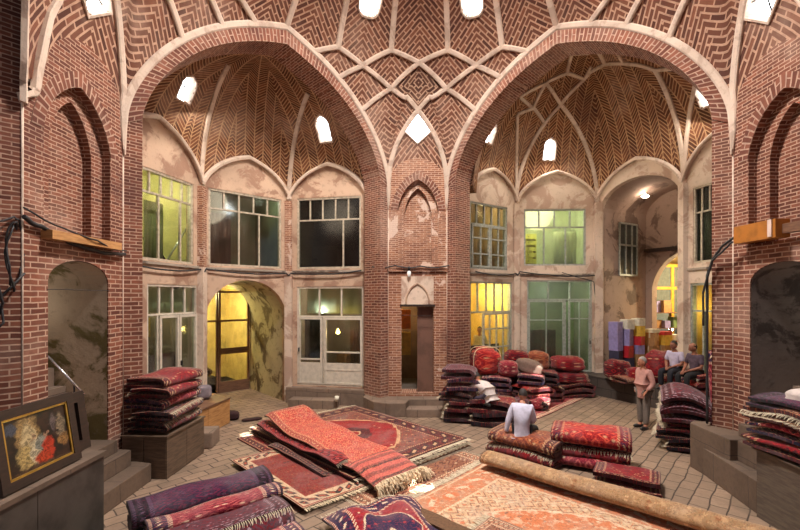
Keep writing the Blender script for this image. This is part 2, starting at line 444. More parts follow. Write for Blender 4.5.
def inpoly(x, y, P):
    c = False; j = len(P)-1
    for i in range(len(P)):
        if (P[i][1] > y) != (P[j][1] > y) and x < (P[j][0]-P[i][0])*(y-P[i][1])/(P[j][1]-P[i][1])+P[i][0]: c = not c
        j = i
    return c
ND = dict(P0=(0,4.97), K=(9,4.67), T=(0,4.38), A1=(18,4.87), A2=(26.5,4.576), A3=(35.5,4.40), AP=(45,4.34), M=(19,4.40),
          U1=(9.8,4.19), U2=(28,4.24), CO=(8.76,5.383), OUT=(0,5.5))
pl = lambda k: (ND[k][1]*sin(radians(ND[k][0])), ND[k][1]*cos(radians(ND[k][0])))
CELLS = [('d', 0, 4.66, [pl('P0'), pl('K'), pl('T'), (-.01, 4.38), (-.01, 4.97)]),
         ('c', 10.5, 4.9, [pl('P0'), pl('CO'), (1.0, 5.5), (2.2, 4.9), pl('A1'), pl('K')]),
         ('c', 9.3, 4.4, [pl('K'), pl('M'), pl('U1'), pl('T')]),
         ('c', 18.3, 4.6, [pl('A1'), (2.5, 4.6), pl('A2'), pl('M'), pl('K')]),
         ('c', 27.5, 4.4, [pl('A2'), (3.0, 4.2), pl('A3'), pl('U2'), pl('M')]),
         ('c', 0, 5.2, [pl('P0'), pl('CO'), (.82, 5.6), (-.01, 5.6), (-.01, 4.97)])]

def build_dome():
    mb = MB(); NA, NR = 540, 110
    HOL = []; OP = []
    for s in (0, -90, 90): HOL.append((s if s != -90 else -91.5, 5.115, .36, .125, 'kite'))
    for s in (0, 90, -90, 180):
        for a in (-19.5, 19.5): HOL.append((s+a, 3.50, .25, .26, 'round'))
    for a, r, w, h, k in HOL:
        ar = radians(a); t = Vector((cos(ar), -sin(ar), 0)); A = dpt(a, r-h); B = dpt(a, r+h); hh = (A-B).length/2; o = (A+B)/2
        m = (A-B).normalized(); n = t.cross(m).normalized()
        if n.dot(Vector((C0.x, C0.y, 5))-o) < 0: n = -n
        if k == 'kite': cc = [(x*w, y*hh) for x, y in ((0, 1), (1, -.2), (.55, -.55), (0, -1), (-.55, -.55), (-1, -.2))]
        else: cc = [(w*(abs(cos(q))**.66)*(1 if cos(q) > 0 else -1), hh*(abs(sin(q))**.66)*(1 if sin(q) > 0 else -1)) for q in [2*pi*i/20 for i in range(20)]]
        OP.append((o, t, m, n, cc))
    def hole(c):
        for o, t, m, n, cc in OP:
            d = c-o
            if d.length < .7 and inpoly(d.dot(t), d.dot(m), cc): return True
        return False
    rad = [max(.17, sin(pi/2*k/NR)) for k in range(NR+1)]
    rad = sorted(set(rad))
    for i in range(NA):
        a0, a1 = 2*pi*i/NA, 2*pi*(i+1)/NA
        R0, R1 = domeR(a0)+.01, domeR(a1)+.01
        for k in range(len(rad)-1):
            pts = []
            for a, R, q in ((a0, R0, rad[k]), (a1, R1, rad[k]), (a1, R1, rad[k+1]), (a0, R0, rad[k+1])):
                x, y = C0.x+R*q*sin(a), C0.y+R*q*cos(a); pts.append(Vector((x, y, domez(x, y))))
            cx = sum(p.x for p in pts)/4; cy = sum(p.y for p in pts)/4
            if hole(sum(pts, Vector())/4): continue
            ac = math.degrees(atan2(cx-C0.x, cy-C0.y)); s = round(ac/90)*90; la = ac-s; rr = hypot(cx-C0.x, cy-C0.y)
            X, Y = rr*sin(radians(abs(la))), rr*cos(radians(la)); cell = None
            for c in CELLS:
                if inpoly(X, Y, c[3]): cell = c; break
            if cell is None:
                cell = ('c', 0, 4.0, None) if abs(la) < 10.5 else (('c', 20, 4.0, None) if abs(la) < 29.5 else ('c', 38, 4.0, None))
            mode, ca, cr = cell[:3]; sg = 1 if la >= 0 else -1
            uv = []
            for p in pts:
                dx, dy = p.x-C0.x, p.y-C0.y; pr = hypot(dx, dy); pa = math.degrees(atan2(dx, dy))-s
                if pa > 200: pa -= 360
                if pa < -200: pa += 360
                if cr != 4.0 or ca:
                    u = pr*sin(radians(pa*sg-ca)) if ca else pr*sin(radians(pa))
                else: u = pr*sin(radians(pa))
                ml = lambda r: 5.3*math.asin(min(1, r/5.45))
                uv.append((u, ml(pr)-ml(cr)+(0 if mode == 'd' else 8)))
            mb.face(pts, uv, 1 if mode == 'd' else 0, True)
    o = mb.build('ceiling', [BCH, BDI]); struct(o)
    # ribs
    rb = MB()
    def line(p, q, w=.12, n=14, d=.05):
        """straight in plan between two points, lying on the vault"""
        A = Vector((C0.x+p[1]*sin(radians(p[0])), C0.y+p[1]*cos(radians(p[0]))))
        B = Vector((C0.x+q[1]*sin(radians(q[0])), C0.y+q[1]*cos(radians(q[0]))))
        pts = []
        for i in range(n+1):
            # extra samples towards the steep foot
            P = A.lerp(B, i/n); pts.append(Vector((P.x, P.y, domez(P.x, P.y))))
        ribbon(rb, pts, [dnrm(v) for v in pts], w, d)
    for s in (0, 90, -90):
        for g in (1, -1):
            N = {k: (s+g*v[0], v[1]) for k, v in ND.items()}
            def foot(p, q):
                A = dpt(*p); B = dpt(*q); r_ = p[1]; pts = []
                for i in range(25):
                    t = 1-(1-i/24)**2.2; P = A.lerp(B, 1-t); d0 = (P-A).xy.length; z = domez(P.x, P.y); pts.append(Vector((P.x, P.y, z if d0 > .3 or r_ < 5.4 else 5.7+(z-5.7)*(d0/.3))))
                pts.append(Vector((A.x, A.y, 5.6)))
                nr = [dnrm(v) for v in pts[:-1]]; nr = [Vector((n.x, n.y, n.z)) for n in nr]+[Vector((C0.x-A.x, C0.y-A.y, 0)).normalized()]
                nr[-2] = nr[-1]
                ribbon(rb, pts, nr, [.13]*(len(pts)-1)+[.03], .05)
            foot((-102.5, 5.449) if (s, g) == (-90, -1) else N['CO'], N['P0'])
            for a, b in (('P0','K'),('K','M'),('M','U2'),('T','K'),('K','A1'),('T','U1'),('U1','M'),('M','A2'),('U2','A3')):
                line(N[a], N[b])
            up = lambda a0, r0, a1, r1: line((s+g*a0, r0), (s+g*a1, r1), .13, 24)
            up(9.8, 4.19, 12, 1.0); up(28, 4.24, 33, 1.0)
            if abs(s+g*45) < 100: line((s+g*45, 4.34), (s+g*45, 1.0), .13, 24)
    # arch-edge ribs on the large sides
    def edge(a0, a1, D, dd):
        pts = []
        for i in range(61):
            u = -3.18+6.36*i/60; uu = 3.18*sin(u/3.18*pi/2)
            if D > 4.5: uu *= 1
            x = C0.x+D*sin(dd)+uu*cos(dd); y = C0.y+D*cos(dd)-uu*sin(dd)
            if dd and abs(dd) > 2 and False: continue
            z = 6.25+2.99*apro(uu/3.18)
            pts.append(Vector((x, y, z)))
        inw = Vector((-sin(dd), -cos(dd), 0)); nr = []
        for i, p in enumerate(pts): nr.append((inw*.75+Vector((0, 0, -.25))).normalized())
        pts = [Vector((pts[0].x, pts[0].y, 5.7))]+pts+[Vector((pts[-1].x, pts[-1].y, 5.7))]; nr = [nr[0]]+nr+[nr[-1]]
        ribbon(rb, pts, nr, [.04]+[.135]*61+[.04], .06)
    for a in (45, -45): edge(0, 0, 4.34, radians(a))
    for sg in (-1, 1):      # first stretch of the near arches
        pts = [Vector((C0.x+sg*5.32, 5.5, 5.6))]
        for i in range(16):
            q = .02+1.6*(i/15)**1.5; x, y = C0.x+sg*(5.32-q), 5.5-q; pts.append(Vector((x, y, domez(x, y))))
        ribbon(rb, pts, [Vector((-sg*.7, .7, -.2)).normalized()]*len(pts), .15, .05)
    struct(rb.build('trim_1', RIB))
    # skylights
    for o, t, m, n, cc in OP: skylight(o, t, m, n, cc)
SKN = [0]
def skylight(o, t, m, n, cc, strength=None, rim=.035, deep=.16):
    SKN[0] += 1
    P = [o+t*x*1.02+m*y*1.02 for x, y in cc]
    rb = MB(); nn = len(P)
    for i in range(nn):
        a, b = P[i], P[(i+1) % nn]; ca, cb = o+(a-o)*1.09, o+(b-o)*1.09; ia, ib = o+(a-o)*.97, o+(b-o)*.97
        for q in ([ca+n*.03, cb+n*.03, ib+n*.03, ia+n*.03], [ia+n*.03, ib+n*.03, ib-n*deep, ia-n*deep], [ca+n*.03, cb+n*.03, cb-n*deep, ca-n*deep]):
            rb.face(q, [(0,0)]*4)
    e = empty('window_%d' % (20+SKN[0])); struct(e)
    rb.build('reveal', RIB, e)
    g = MB(); g.face([o+(p-o)*1.05-n*deep for p in P]); g.build('daylight_pane', SKY, e, weld=0)
    br = MB(); w = max(x for x, y in cc); h = max(y for x, y in cc)
    br.rod(o-t*w*.8-n*deep*.6+m*h*.2, o+t*w*.8-n*deep*.6-m*h*.1, .012); br.rod(o-m*h*.9-n*deep*.6, o+m*h*.8-n*deep*.6, .012)
    br.build('iron_bar', IRON, e)
build_dome()

# oculus: open lantern at the crown
lt = MB(); n = 24
for i in range(n):
    a0, a1 = 2*pi*i/n, 2*pi*(i+1)/n
    p = lambda a, r, z: Vector((C0.x+r*cos(a), C0.y+r*sin(a), z))
    lt.face([p(a0, .98, 11.05), p(a1, .98, 11.05), p(a1, .98, 11.9), p(a0, .98, 11.9)], [(a0, 0), (a1, 0), (a1, .9), (a0, .9)])
e = empty('window_20'); struct(e); lt.build('lantern_wall', RIB, e)

# ------------------------------------------------------------------ main walls
def zigz(s): return s
AR = arch(.30, 6.06, 0, 6.3, 8.86, 40)
struct(panel('wall_left_arch', LF, CL, 0, 10, [], [AR], .66, [BR], 1))
struct(panel('wall_right_arch', CR, RF, 0, 10, [], [AR], .66, [BR], 1))
# voussoir bands round the arches: bricks on end
VOU = brick_mat('brick_voussoirs', 'plain', w=.30, h=.085, c1=(.12,.04,.026), c2=(.25,.095,.06), cm=(.42,.28,.21), mort=.012)
for nm, P, Q, k in (('trim_2', LF, CL, 0), ('trim_3', CR, RF, 0)):
    mb = MB(); M4 = fmat(P, Q); L = 0
    n = 70; inn = []; out = []
    for i in range(n+1):
        t = -cos(pi*i/n); inn.append((3.18+t*2.88, 6.3+2.56*apro(t))); out.append((3.18+t*3.13, 6.17+2.99*apro(t)))
    for i in range(n):
        a, b, c, d = inn[i], inn[i+1], out[i+1], out[i]; dl = hypot(b[0]-a[0], b[1]-a[1])
        pt = lambda q, y: M4 @ Vector((q[0], y, q[1]))
        mb.face([pt(a, -.02), pt(b, -.02), pt(c, -.02), pt(d, -.02)], [(0.0, L), (0.0, L+dl), (.28, L+dl), (.28, L)])
        mb.face([pt(a, -.02), pt(b, -.02), pt(b, .68), pt(a, .68)], [(0, L), (0, L+dl), (.7, L+dl), (.7, L)])
        L += dl
    struct(mb.build(nm, VOU))

def niche_face(name, P, Q, w, door, dz0, nich, mats, nz_=6.42, ztop=7.12, doorarch=True, dzs=3.34, dza=3.66):
    o0, o1, i0, i1 = nich
    dr = arch(door[0], door[1], dz0, dzs, dza, 12, pointed=False) if doorarch else [(door[0], dz0), (door[0], dza), (door[1], dza), (door[1], dz0)]
    A1 = arch(o0, o1, 3.98, nz_-.87, nz_, 16); A2 = arch(i0, i1, 3.98, nz_-.98, nz_-.22, 16)
    holes = [A1]; notch = []
    if dz0 <= 0: notch = [dr]
    else: holes.append(dr)
    root = struct(panel(name, P, Q, 0, ztop, holes, notch, .14, mats, 1))
    M4 = fmat(P, Q); n = Vector((M4[0][1], M4[1][1], 0))
    P2 = Vector((P[0], P[1], 0))+n*.14; Q2 = Vector((Q[0], Q[1], 0))+n*.14
    holes = [A2]
    if dz0 > 0: holes.append(dr)
    panel('niche_step', P2, Q2, 0, ztop, holes, notch, .14, mats, 1, root)
    P3 = P2+n*.14; Q3 = Q2+n*.14
    holes = [] if dz0 <= 0 else [dr]
    panel('niche_back', P3, Q3, 0, ztop, holes, notch, .25, mats, 1, root)
    # soldier course round the niche
    mb = MB(); L = 0; c = (o0+o1)/2; h = (o1-o0)/2; k = 40; H2 = .26
    prev = None
    for i in range(k+1):
        t = -cos(pi*i/k); f = apro(t)
        a = (c+t*h, nz_-.87+.87*f); b = (c+t*(h+.2), nz_-.87+(.87+.24)*f)
        if prev:
            dl = hypot(a[0]-prev[0][0], a[1]-prev[0][1])
            mb.face([M4 @ Vector((q[0], -.010, q[1])) for q in (prev[0], a, b, prev[1])], [(0, L), (0, L+dl), (.26, L+dl), (.26, L)])
            mb.face([M4 @ Vector((q[0], y, q[1])) for q, y in ((prev[1], -.010), (b, -.010), (b, .0), (prev[1], .0))], [(0,0)]*4)
            mb.face([M4 @ Vector((q[0], y, q[1])) for q, y in ((prev[0], -.010), (a, -.010), (a, .14), (prev[0], .14))], [(0, L), (0, L+dl), (.1, L+dl), (.1, L)])
            L += dl
        prev = (a, b)
    mb.build('soldier_arch', VOU, root)
    # brick ledge under the niche
    if w < 1.8: lb = MB(); lb.box(0, w, -.06, .1, 3.84, 3.93, M4); lb.build('ledge', [BRC], root)
    return root
wc = niche_face('wall_center', CL, CR, 1.64, (.37, 1.27), .45, (.27, 1.40, .45, 1.22), [BRC], doorarch=False, dza=3.66)
wl = niche_face('wall_left', LN, LF, 2.0, (.40, 1.62), .75, (.33, 1.67, .58, 1.42), [BR], nz_=6.28)
wr = niche_face('wall_right', RF, RN, 2.0, (.36, 1.62), .75, (.33, 1.67, .58, 1.42), [BR], nz_=6.28)
# pale corner fillets running up the pier edges
fl = MB()
for x, y in (CL, CR, LF, LN, RF):
    fl.rod((x, y, .4), (x, y, 5.9), .006, .016)
struct(fl.build('trim_4', RIB))
# jambs of the near side arches
P = (LN[0]-.85, LN[1]-.85)
struct(panel('wall_near_left', P, LN, 0, 10, [], [], .2, [BR], 1))
struct(panel('wall_near_right', RN, (RN[0]+.85, RN[1]-.85), 0, 10, [], [], .2, [BR], 1))

# centre door head: plaster tympanum with a blind pointed arch
M4 = fmat(CL, CR)
T = MB(); T.box(.37, 1.27, -.02, .1, 2.92, 3.70, M4); tym = T.build('tympanum', PLW, wc)
rb = MB(); pts = [M4 @ Vector((p[0], -.025, p[1])) for p in arch(.50, 1.14, 2.95, 3.05, 3.50, 16)]
ribbon(rb, pts, [-Vector((M4[0][1], M4[1][1], 0))]*len(pts), .05, .03); rb.build('blind_arch', PLA, tym)
lin = MB(); lin.box(.33, 1.31, -.03, .16, 2.86, 2.92, M4); lin.build('lintel', WDK, wc)

# ------------------------------------------------------------------ bays
def cyc(c, corners):
    a = sorted(((atan2(x-c[0], y-c[1]) % (2*pi)), hypot(x-c[0], y-c[1])) for x, y in corners)
    def R(t):
        t %= 2*pi
        for (t0, r0), (t1, r1) in zip([(a[-1][0]-2*pi, a[-1][1])]+a, a+[(a[0][0]+2*pi, a[0][1])]):
            if t0 <= t <= t1: return r0+(r1-r0)*(t-t0)/max(1e-9, t1-t0)
        return a[0][1]
    return R
def flat(c, R, facets, H, rise):
    """warp the plan circle so that the vault meets every flat facet in a pointed lunette"""
    def R2(t):
        d = Vector((sin(t), cos(t))); r = R(t)
        for k, (A, B) in enumerate(facets):
            A = Vector(A)-Vector(c); B = Vector(B)-Vector(c); E = B-A; det = d.x*(-E.y)+E.x*d.y
            if abs(det) < 1e-9: continue
            q = (A.x*(-E.y)+E.x*A.y)/det; s = (d.x*A.y-d.y*A.x)/det
            if q > 0 and -1e-6 <= s <= 1+1e-6:
                h = rise[k]*apro(2*s-1)/H; return q/sqrt(1-h*h)
        return r
    return R2
def bay(nm, c, rc, poly, z0, H, cellaz, holes, ribs, trimname, facets, rise):
    R = flat(c, cyc(c, rc), facets, H, rise)
    def zf(x, y):
        dx, dy = x-c[0], y-c[1]; q = hypot(dx, dy)/R(atan2(dx, dy)); return z0+H*sqrt(max(0, 1-q*q))
    def nf(p):
        e = .03; gx = (zf(p.x+e, p.y)-zf(p.x-e, p.y))/(2*e); gy = (zf(p.x, p.y+e)-zf(p.x, p.y-e))/(2*e)
        return Vector((gx, gy, -1)).normalized()
    def bd(a):
        d = Vector((sin(a), cos(a))); best = 9
        for i in range(len(poly)):
            A = Vector(poly[i])-Vector(c); B = Vector(poly[(i+1) % len(poly)])-Vector(c); E = B-A
            det = d.x*(-E.y)+E.x*d.y
            if abs(det) < 1e-9: continue
            t = (A.x*(-E.y)+E.x*A.y)/det; k = (d.x*A.y-d.y*A.x)/det
            if t > 0 and -1e-6 <= k <= 1+1e-6: best = min(best, t)
        return best
    angs = sorted([2*pi*i/300 for i in range(300)]+[atan2(x-c[0], y-c[1]) % (2*pi) for x, y in poly]); angs.append(angs[0]+2*pi)
    mb = MB(); NR = 56
    HO = []
    for (hx, hy, w, h) in holes:
        p = Vector((hx, hy, zf(hx, hy))); n = nf(p); t = Vector((0, 0, 1)).cross(n).normalized(); m = n.cross(t).normalized()
        if m.z < 0: m = -m
        HO.append((p, t, m, n, w, h))
    for a0, a1 in zip(angs, angs[1:]):
        if a1-a0 < 1e-5: continue
        R0, R1 = bd(a0+1e-6), bd(a1-1e-6)
        for k in range(NR):
            q0, q1 = sin(pi/2*k/NR), sin(pi/2*(k+1)/NR); pts = []
            for a, Rr, q in ((a0, R0, q0), (a1, R1, q0), (a1, R1, q1), (a0, R0, q1)):
                x, y = c[0]+Rr*q*sin(a), c[1]+Rr*q*cos(a); pts.append(Vector((x, y, zf(x, y))))
            ce = sum(pts, Vector())/4; skip = False
            for p, t, m, n, w, h in HO:
                d = ce-p
                if abs(d.dot(t)) < w and abs(d.dot(m)) < h*1.02 and abs(d.dot(n)) < .5 and (abs(d.dot(t))/w)**2.5+(max(0, d.dot(m))/h)**2 < 1: skip = True
            if skip: continue
            am = math.degrees((a0+a1)/2) % 360
            ca = min(cellaz, key=lambda v: abs((am-v+180) % 360-180))
            uv = []
            for p in pts:
                dx, dy = p.x-c[0], p.y-c[1]; pr = hypot(dx, dy)
                rel = (math.degrees(atan2(dx, dy))-ca+180) % 360-180
                u = pr*sin(radians(rel)); v = 3.3*math.asin(min(1, pr/R(atan2(dx, dy))*.98))+8
                uv.append((u, v))
            mb.face(pts, uv, 0, True)
    # inner faces seen from below
    o = mb.build('ceiling_'+nm, [BHE]); struct(o)
    rb = MB()
    for (A, B, w) in ribs:
        pts = []
        for i in range(21):
            t = (i/20); t = 1-(1-t)**1.6
            p = Vector(A).lerp(Vector(B), t) if False else Vector(B).lerp(Vector(A), t)
            pts.append(Vector((p.x, p.y, zf(p.x, p.y))))
        ribbon(rb, pts, [nf(p) for p in pts], w, .05)
    for (A, B) in facets:
        pts = []; A3 = Vector(A); B3 = Vector(B); e = (B3-A3).normalized(); inw = Vector((e.y, -e.x, 0))
        for i in range(31):
            t = .5-.5*cos(pi*i/30); p = A3.lerp(B3, .01+.98*t); pts.append(Vector((p.x, p.y, zf(p.x, p.y)-.03))+inw*.06)
        ribbon(rb, pts, [(inw+Vector((0,0,-.5))).normalized()]*31, .10, .10)
    struct(rb.build(trimname, RIB))
    for p, t, m, n, w, h in HO:
        cc = [(-w, -h), (w, -h), (w, h*.35), (w*.75, h*.72), (0, h*1.02), (-w*.75, h*.72), (-w, h*.35)]
        skylight(p, t, m, n, cc, deep=.2)
    return zf
# left bay
c01, c12, c23, c34 = (-5.90, 8.30), (-5.20, 11.23), (-3.34, 12.95), (-.90, 12.46)
lpoly = [(-5.09, 8.18), c01, c12, c23, c34, (-1.01, 12.25)]
zl = bay('left_bay', (-3.4, 10.6), [(-5.09, 8.18), c01, c12, c23, c34], lpoly, 6.0, 3.1,
         [220, 253, 291, 335, 25, 70, 120, 170], [(-2.20, 12.31, .2, .36), (-5.05, 10.22, .2, .30)],
         [(c12, (-4.23, 10.58), .12), (c23, (-2.50, 11.69), .12), (c34, (-1.9, 11.6), .10), (c01, (-4.7, 9.3), .10)],
         'trim_5', [(c01, c12), (c12, c23), (c23, c34)], (1.25, 1.08, 1.08))
# right bay
cA, cAB, cBC, cCD, cDE = (2.05, 13.27), (3.94, 14.6), (6.65, 14.5), (8.0, 12.1), (8.3, 9.8)
rpoly = [(1.99, 12.25), cA, cAB, cBC, cCD, cDE, (7.0, 8.6), (6.28, 7.97)]
V = dict(a=(4.51,13.33), b=(5.09,13.12), c=(5.67,13.25), d=(5.15,13.79), e=(4.25,13.79), f=(4.73,14.07), g=(3.70,13.33), h=(3.72,13.67),
         i=(6.03,12.65), j=(6.40,12.34), k=(7.05,11.85), l=(7.59,10.89))
rr = [(V[q[0]], V[q[1]], .10) for q in ('ab','bc','cd','ad','ae','ef','fd','ga','ge','he','ci','ij','jk','kl')]
rr += [(cBC, V['d'], .12), (cAB, V['f'], .12), (cCD, V['k'], .14), (cAB, V['h'], .10), (V['b'], (4.98, 12.3), .10), (V['i'], (5.5, 12.2), .10), (V['c'], (5.75, 12.9), .08),
       (V['j'], (5.9, 12.0), .08), (cCD, V['l'], .12)]
zr = bay('right_bay', (5.21, 12.11), [(2.08,12.17), (3.94,14.6), (6.65,14.5), (8.0,12.1), (8.3,9.6), (6.07,8.18)], rpoly, 6.3, 4.0,
         [300, 333, 5, 62, 110, 150, 200, 250], [(5.01, 14.38, .2, .34), (2.84, 13.44, .2, .32), (7.82, 11.08, .2, .34), (5.26, 12.35, .24, .24)],
         rr, 'trim_6', [(cA, cAB), (cAB, cBC), (cBC, cCD), (cCD, cDE)], (1.0, 1.1, 1.15, 1.1))
# ------------------------------------------------------------------ floor and ground works
fb = MB()
for i in range(-8, 12):
    for j in range(-1, 20):
        fb.face([(i, j, 0), (i+1, j, 0), (i+1, j+1, 0), (i, j+1, 0)], [(i, j), (i+1, j), (i+1, j+1), (i, j+1)])
struct(fb.build('floor', FLO))

def uvbox(mb, pts, z0, z1, mi=0):
    """upright prism on a plan outline"""
    n = len(pts); acc = 0
    for i in range(n):
        a, b = pts[i], pts[(i+1) % n]; L = hypot(b[0]-a[0], b[1]-a[1])
        mb.face([(a[0], a[1], z0), (b[0], b[1], z0), (b[0], b[1], z1), (a[0], a[1], z1)], [(acc, z0), (acc+L, z0), (acc+L, z1), (acc, z1)], mi); acc += L
    mb.face([(p[0], p[1], z1) for p in pts], [p for p in pts], mi); mb.face([(p[0], p[1], z0) for p in pts][::-1], [p for p in pts][::-1], mi)
    return mb
def block(name, pts, z0, z1, mat, parent=None, bev=.015, **k):
    o = uvbox(MB(), pts, z0, z1).build(name, mat, parent)
    if bev:
        bm = bmesh.new(); bm.from_mesh(o.data); bmesh.ops.bevel(bm, geom=bm.edges[:], offset=bev, segments=2, affect='EDGES', profile=.6)
        bm.to_mesh(o.data); bm.free()
    return tag(o, **k)
# hexagonal stone step round the centre pier, and the sill before its door
struct(block('floor_step_center', [(-.95, 12.6), (-1.02, 11.9), (-.70, 11.35), (-.25, 11.15), (.15, 11.2), (.25, 11.6), (1.25, 11.6), (1.5, 12.6)], 0, .36, STP))
struct(block('floor_step_center_low', [(.16, 11.15), (1.2, 11.15), (1.2, 11.6), (.16, 11.6)], 0, .2, STP))
# plinths under the shop fronts
def plinth(nm, P, Q, z, d=.16, s0=0, s1=None):
    M = fmat(P, Q); L = (Vector(Q)-Vector(P)).length; s1 = L if s1 is None else s1
    a = [M @ Vector((s, y, 0)) for s, y in ((s0, -d), (s1, -d), (s1, .1), (s0, .1))]
    struct(block(nm, [(p.x, p.y) for p in a], 0, z, STP))
# ------------------------------------------------------------------ facets
FAC = {}
def facet(nm, P, Q, win, low, mat, low_arch=None, thick=.22):
    """win=(px0,px1,z0,z1), low=(px0,px1,z0,z1) measured rectangles; low_arch=(s0,s1,z0,zs,za)"""
    M = fmat(P, Q); L = (Vector(Q)-Vector(P)).length; holes = []; notch = []; r = {'M': M, 'L': L, 'P': P, 'Q': Q}
    if win:
        s0, s1 = spx(P, Q, win[0]), spx(P, Q, win[1]); holes.append([(s0, win[2]), (s0, win[3]), (s1, win[3]), (s1, win[2])]); r['w'] = (s0, s1, win[2], win[3])
    if low:
        s0, s1 = spx(P, Q, low[0]), spx(P, Q, low[1]); holes.append([(s0, low[2]), (s0, low[3]), (s1, low[3]), (s1, low[2])]); r['l'] = (s0, s1, low[2], low[3])
    if low_arch: notch.append(arch(*low_arch, 20, pointed=False))
    struct(panel('wall_'+nm, P, Q, 0, 7.45, holes, notch, thick, [mat], 1))
    mb = MB(); mb.box(0, L, -.05, .05, 3.86, 3.92, M); struct(mb.build('trim_%s_ledge' % nm, PLD))
    FAC[nm] = r; return r
f1 = facet('left_bay_near', c01, c12, (139, 193.5, 3.95, 6.0), (147, 198, .45, 3.42), PLA)
f2 = facet('left_bay_back', c12, c23, (208.5, 281.5, 3.97, 6.02), None, PLA, (.12, 2.42, 0, 2.55, 3.60))
f3 = facet('left_bay_far', c23, c34, (297, 361, 3.97, 6.08), (297, 363.5, .5, 3.44), PLA)
g1 = facet('right_bay_near', cA, cAB, (470, 507.5, 4.02, 6.12), (470, 512, .5, 3.62), PLW)
g2 = facet('right_bay_back', cAB, cBC, (524, 586, 4.20, 6.12), (527, 592, .55, 3.70), PLW)
g3 = facet('right_bay_passage', cBC, cCD, None, None, PLW)
bpy.data.objects.remove(bpy.data.objects['wall_right_bay_passage'])
bpy.data.objects.remove(bpy.data.objects['trim_right_bay_passage_ledge'])
L3 = g3['L']
struct(panel('wall_right_bay_passage', cBC, cCD, 0, 7.5, [], [arch(.10, L3-.10, 0, 6.0, 6.85, 24, pointed=False)], .22, [PLW], 1))
g4 = facet('right_bay_far', cCD, cDE, (693, 716, 4.05, 6.12), (690, 720, .3, 3.5), PLW)
plinth('floor_step_left_bay', c23, c34, .46, .22)
plinth('floor_step_near', c01, c12, .42, .2)
plinth('floor_step_right_bay', cAB, cBC, .5, .3)
struct(block('floor_step_door', [(-3.15, 12.1), (-1.75, 11.95), (-1.75, 12.35), (-3.1, 12.5)], 0, .24, STP))
# corner pilasters
pm = MB()
for (x, y), w, z1 in ((c12, .11, 6.0), (c23, .10, 6.0), (cAB, .09, 6.3), (cBC, .12, 6.3), (cCD, .12, 6.3)):
    pm.box(x-w, x+w, y-w-.02, y+w-.02, 3.9, z1, mi=0 if z1 < 6.1 else 1); pm.box(x-w-.01, x+w+.01, y-w-.03, y+w-.01, 0, 3.9, mi=1)
struct(pm.build('trim_7', [BRC, PLW]))

WN = [0]
def bars(mb, R, vs, hs, w=.045, y0=.05, y1=.11):
    for s, a, b in vs: mb.box(s-w/2, s+w/2, y0, y1, a, b)
    for z, a, b in hs: mb.box(a, b, y0+.003, y1-.003, z-w/2, z+w/2)
def window(kind, f, key, fr, gl, tz=None, topn=0, low=None, casem=(), solid=0.0, handle=None):
    """glazed front: transom at tz with topn small panes, below it the dividers low (fractions), each leaf
    in casem = (f0,f1,rails) a child of its own"""
    WN[0] += 1; s0, s1, z0, z1 = f[key]; M = f['M']; W = s1-s0
    e = struct(empty('%s_%d' % (kind, WN[0]))); e.matrix_world = M
    mb = MB(); w = .055
    for a in ((s0, s0+w, z0, z1), (s1-w, s1, z0, z1)): mb.box(a[0], a[1], .02, .14, a[2], a[3])
    for a in (z0, z1-w): mb.box(s0, s1, .02, .14, a, a+w)
    vs = []; hs = []
    if tz:
        hs.append((tz, s0, s1))
        for i in range(1, topn): vs.append((s0+W*i/topn, tz, z1))
    for q in (low or []): vs.append((s0+W*q, z0, tz or z1))
    bars(mb, None, vs, hs)
    mb.build('window_frame', fr, e)
    g = MB(); g.box(s0+.02, s1-.02, .078, .084, z0+.02, z1-.02)
    g.build('glass_pane', gl, e)
    for (a, b, rails, mull, sol, hd) in casem:
        a, b = s0+W*a, s0+W*b; zz = (tz or z1)-.03; mb = MB(); w = .06
        mb.box(a, a+w, .0, .06, z0+.05, zz); mb.box(b-w, b, .0, .06, z0+.05, zz)
        mb.box(a, b, .002, .058, z0+.05, z0+.05+w); mb.box(a, b, .002, .058, zz-w, zz)
        for r in rails: mb.box(a, b, .004, .056, r-.02, r+.02)
        for q in mull: mb.box(a+(b-a)*q-.015, a+(b-a)*q+.015, .004, .056, z0+.1, zz)
        if sol: mb.box(a+.03, b-.03, .015, .045, z0+.08, z0+sol)
        lf = mb.build('door_leaf' if kind == 'door' else 'casement', fr, e)
        if hd is not None:
            h = MB(); x = a+.03 if hd < 0 else b-.03; h.box(x-.012, x+.012, -.05, 0, z0+1.0, z0+1.12); h.build('door_handle', IRON, lf)
    return e
window('window', f1, 'w', FRM, GLS, 5.48, 5, [.36, .77])
window('window', f2, 'w', FRM, GLS, 5.50, 5, [.40, .68])
window('window', f3, 'w', FRM, GLD, 5.42, 5, [.72])
window('window', g1, 'w', FRG, GLS, 5.45, 5, [], [(.05, .52, [4.5, 5.0], [.5], 0, None), (.53, .98, [4.5, 5.0], [.5], 0, None)])
window('window', g2, 'w', FRG, GLS, 5.50, 4, [.33, .68], [])
window('window', g4, 'w', FRM, GLD, 5.42, 3, [.3])
window('door', f1, 'l', FRW, GLS, 2.72, 4, [.22], [(.23, .60, [1.15], [], .65, None), (.61, .98, [1.15], [], .65, -1)])
window('door', f3, 'l', FRW, GLS, 2.55, 3, [.40], [(.02, .385, [1.28], [], .68, -1), (.415, .98, [1.5, .98], [], .68, None)])
window('door', g1, 'l', FRG, GLS, 2.65, 5, [], [(.30, .95, [1.5, 2.1], [.25, .5, .75], 0, None)])
window('door', g2, 'l', FRG, GLP, 3.05, 3, [.60], [(.02, .58, [2.35], [.5], 0, None), (.64, .98, [2.4], [.5], 0, 1)])
window('door', g4, 'l', FRG, GLS, 2.75, 2, [.4], [])

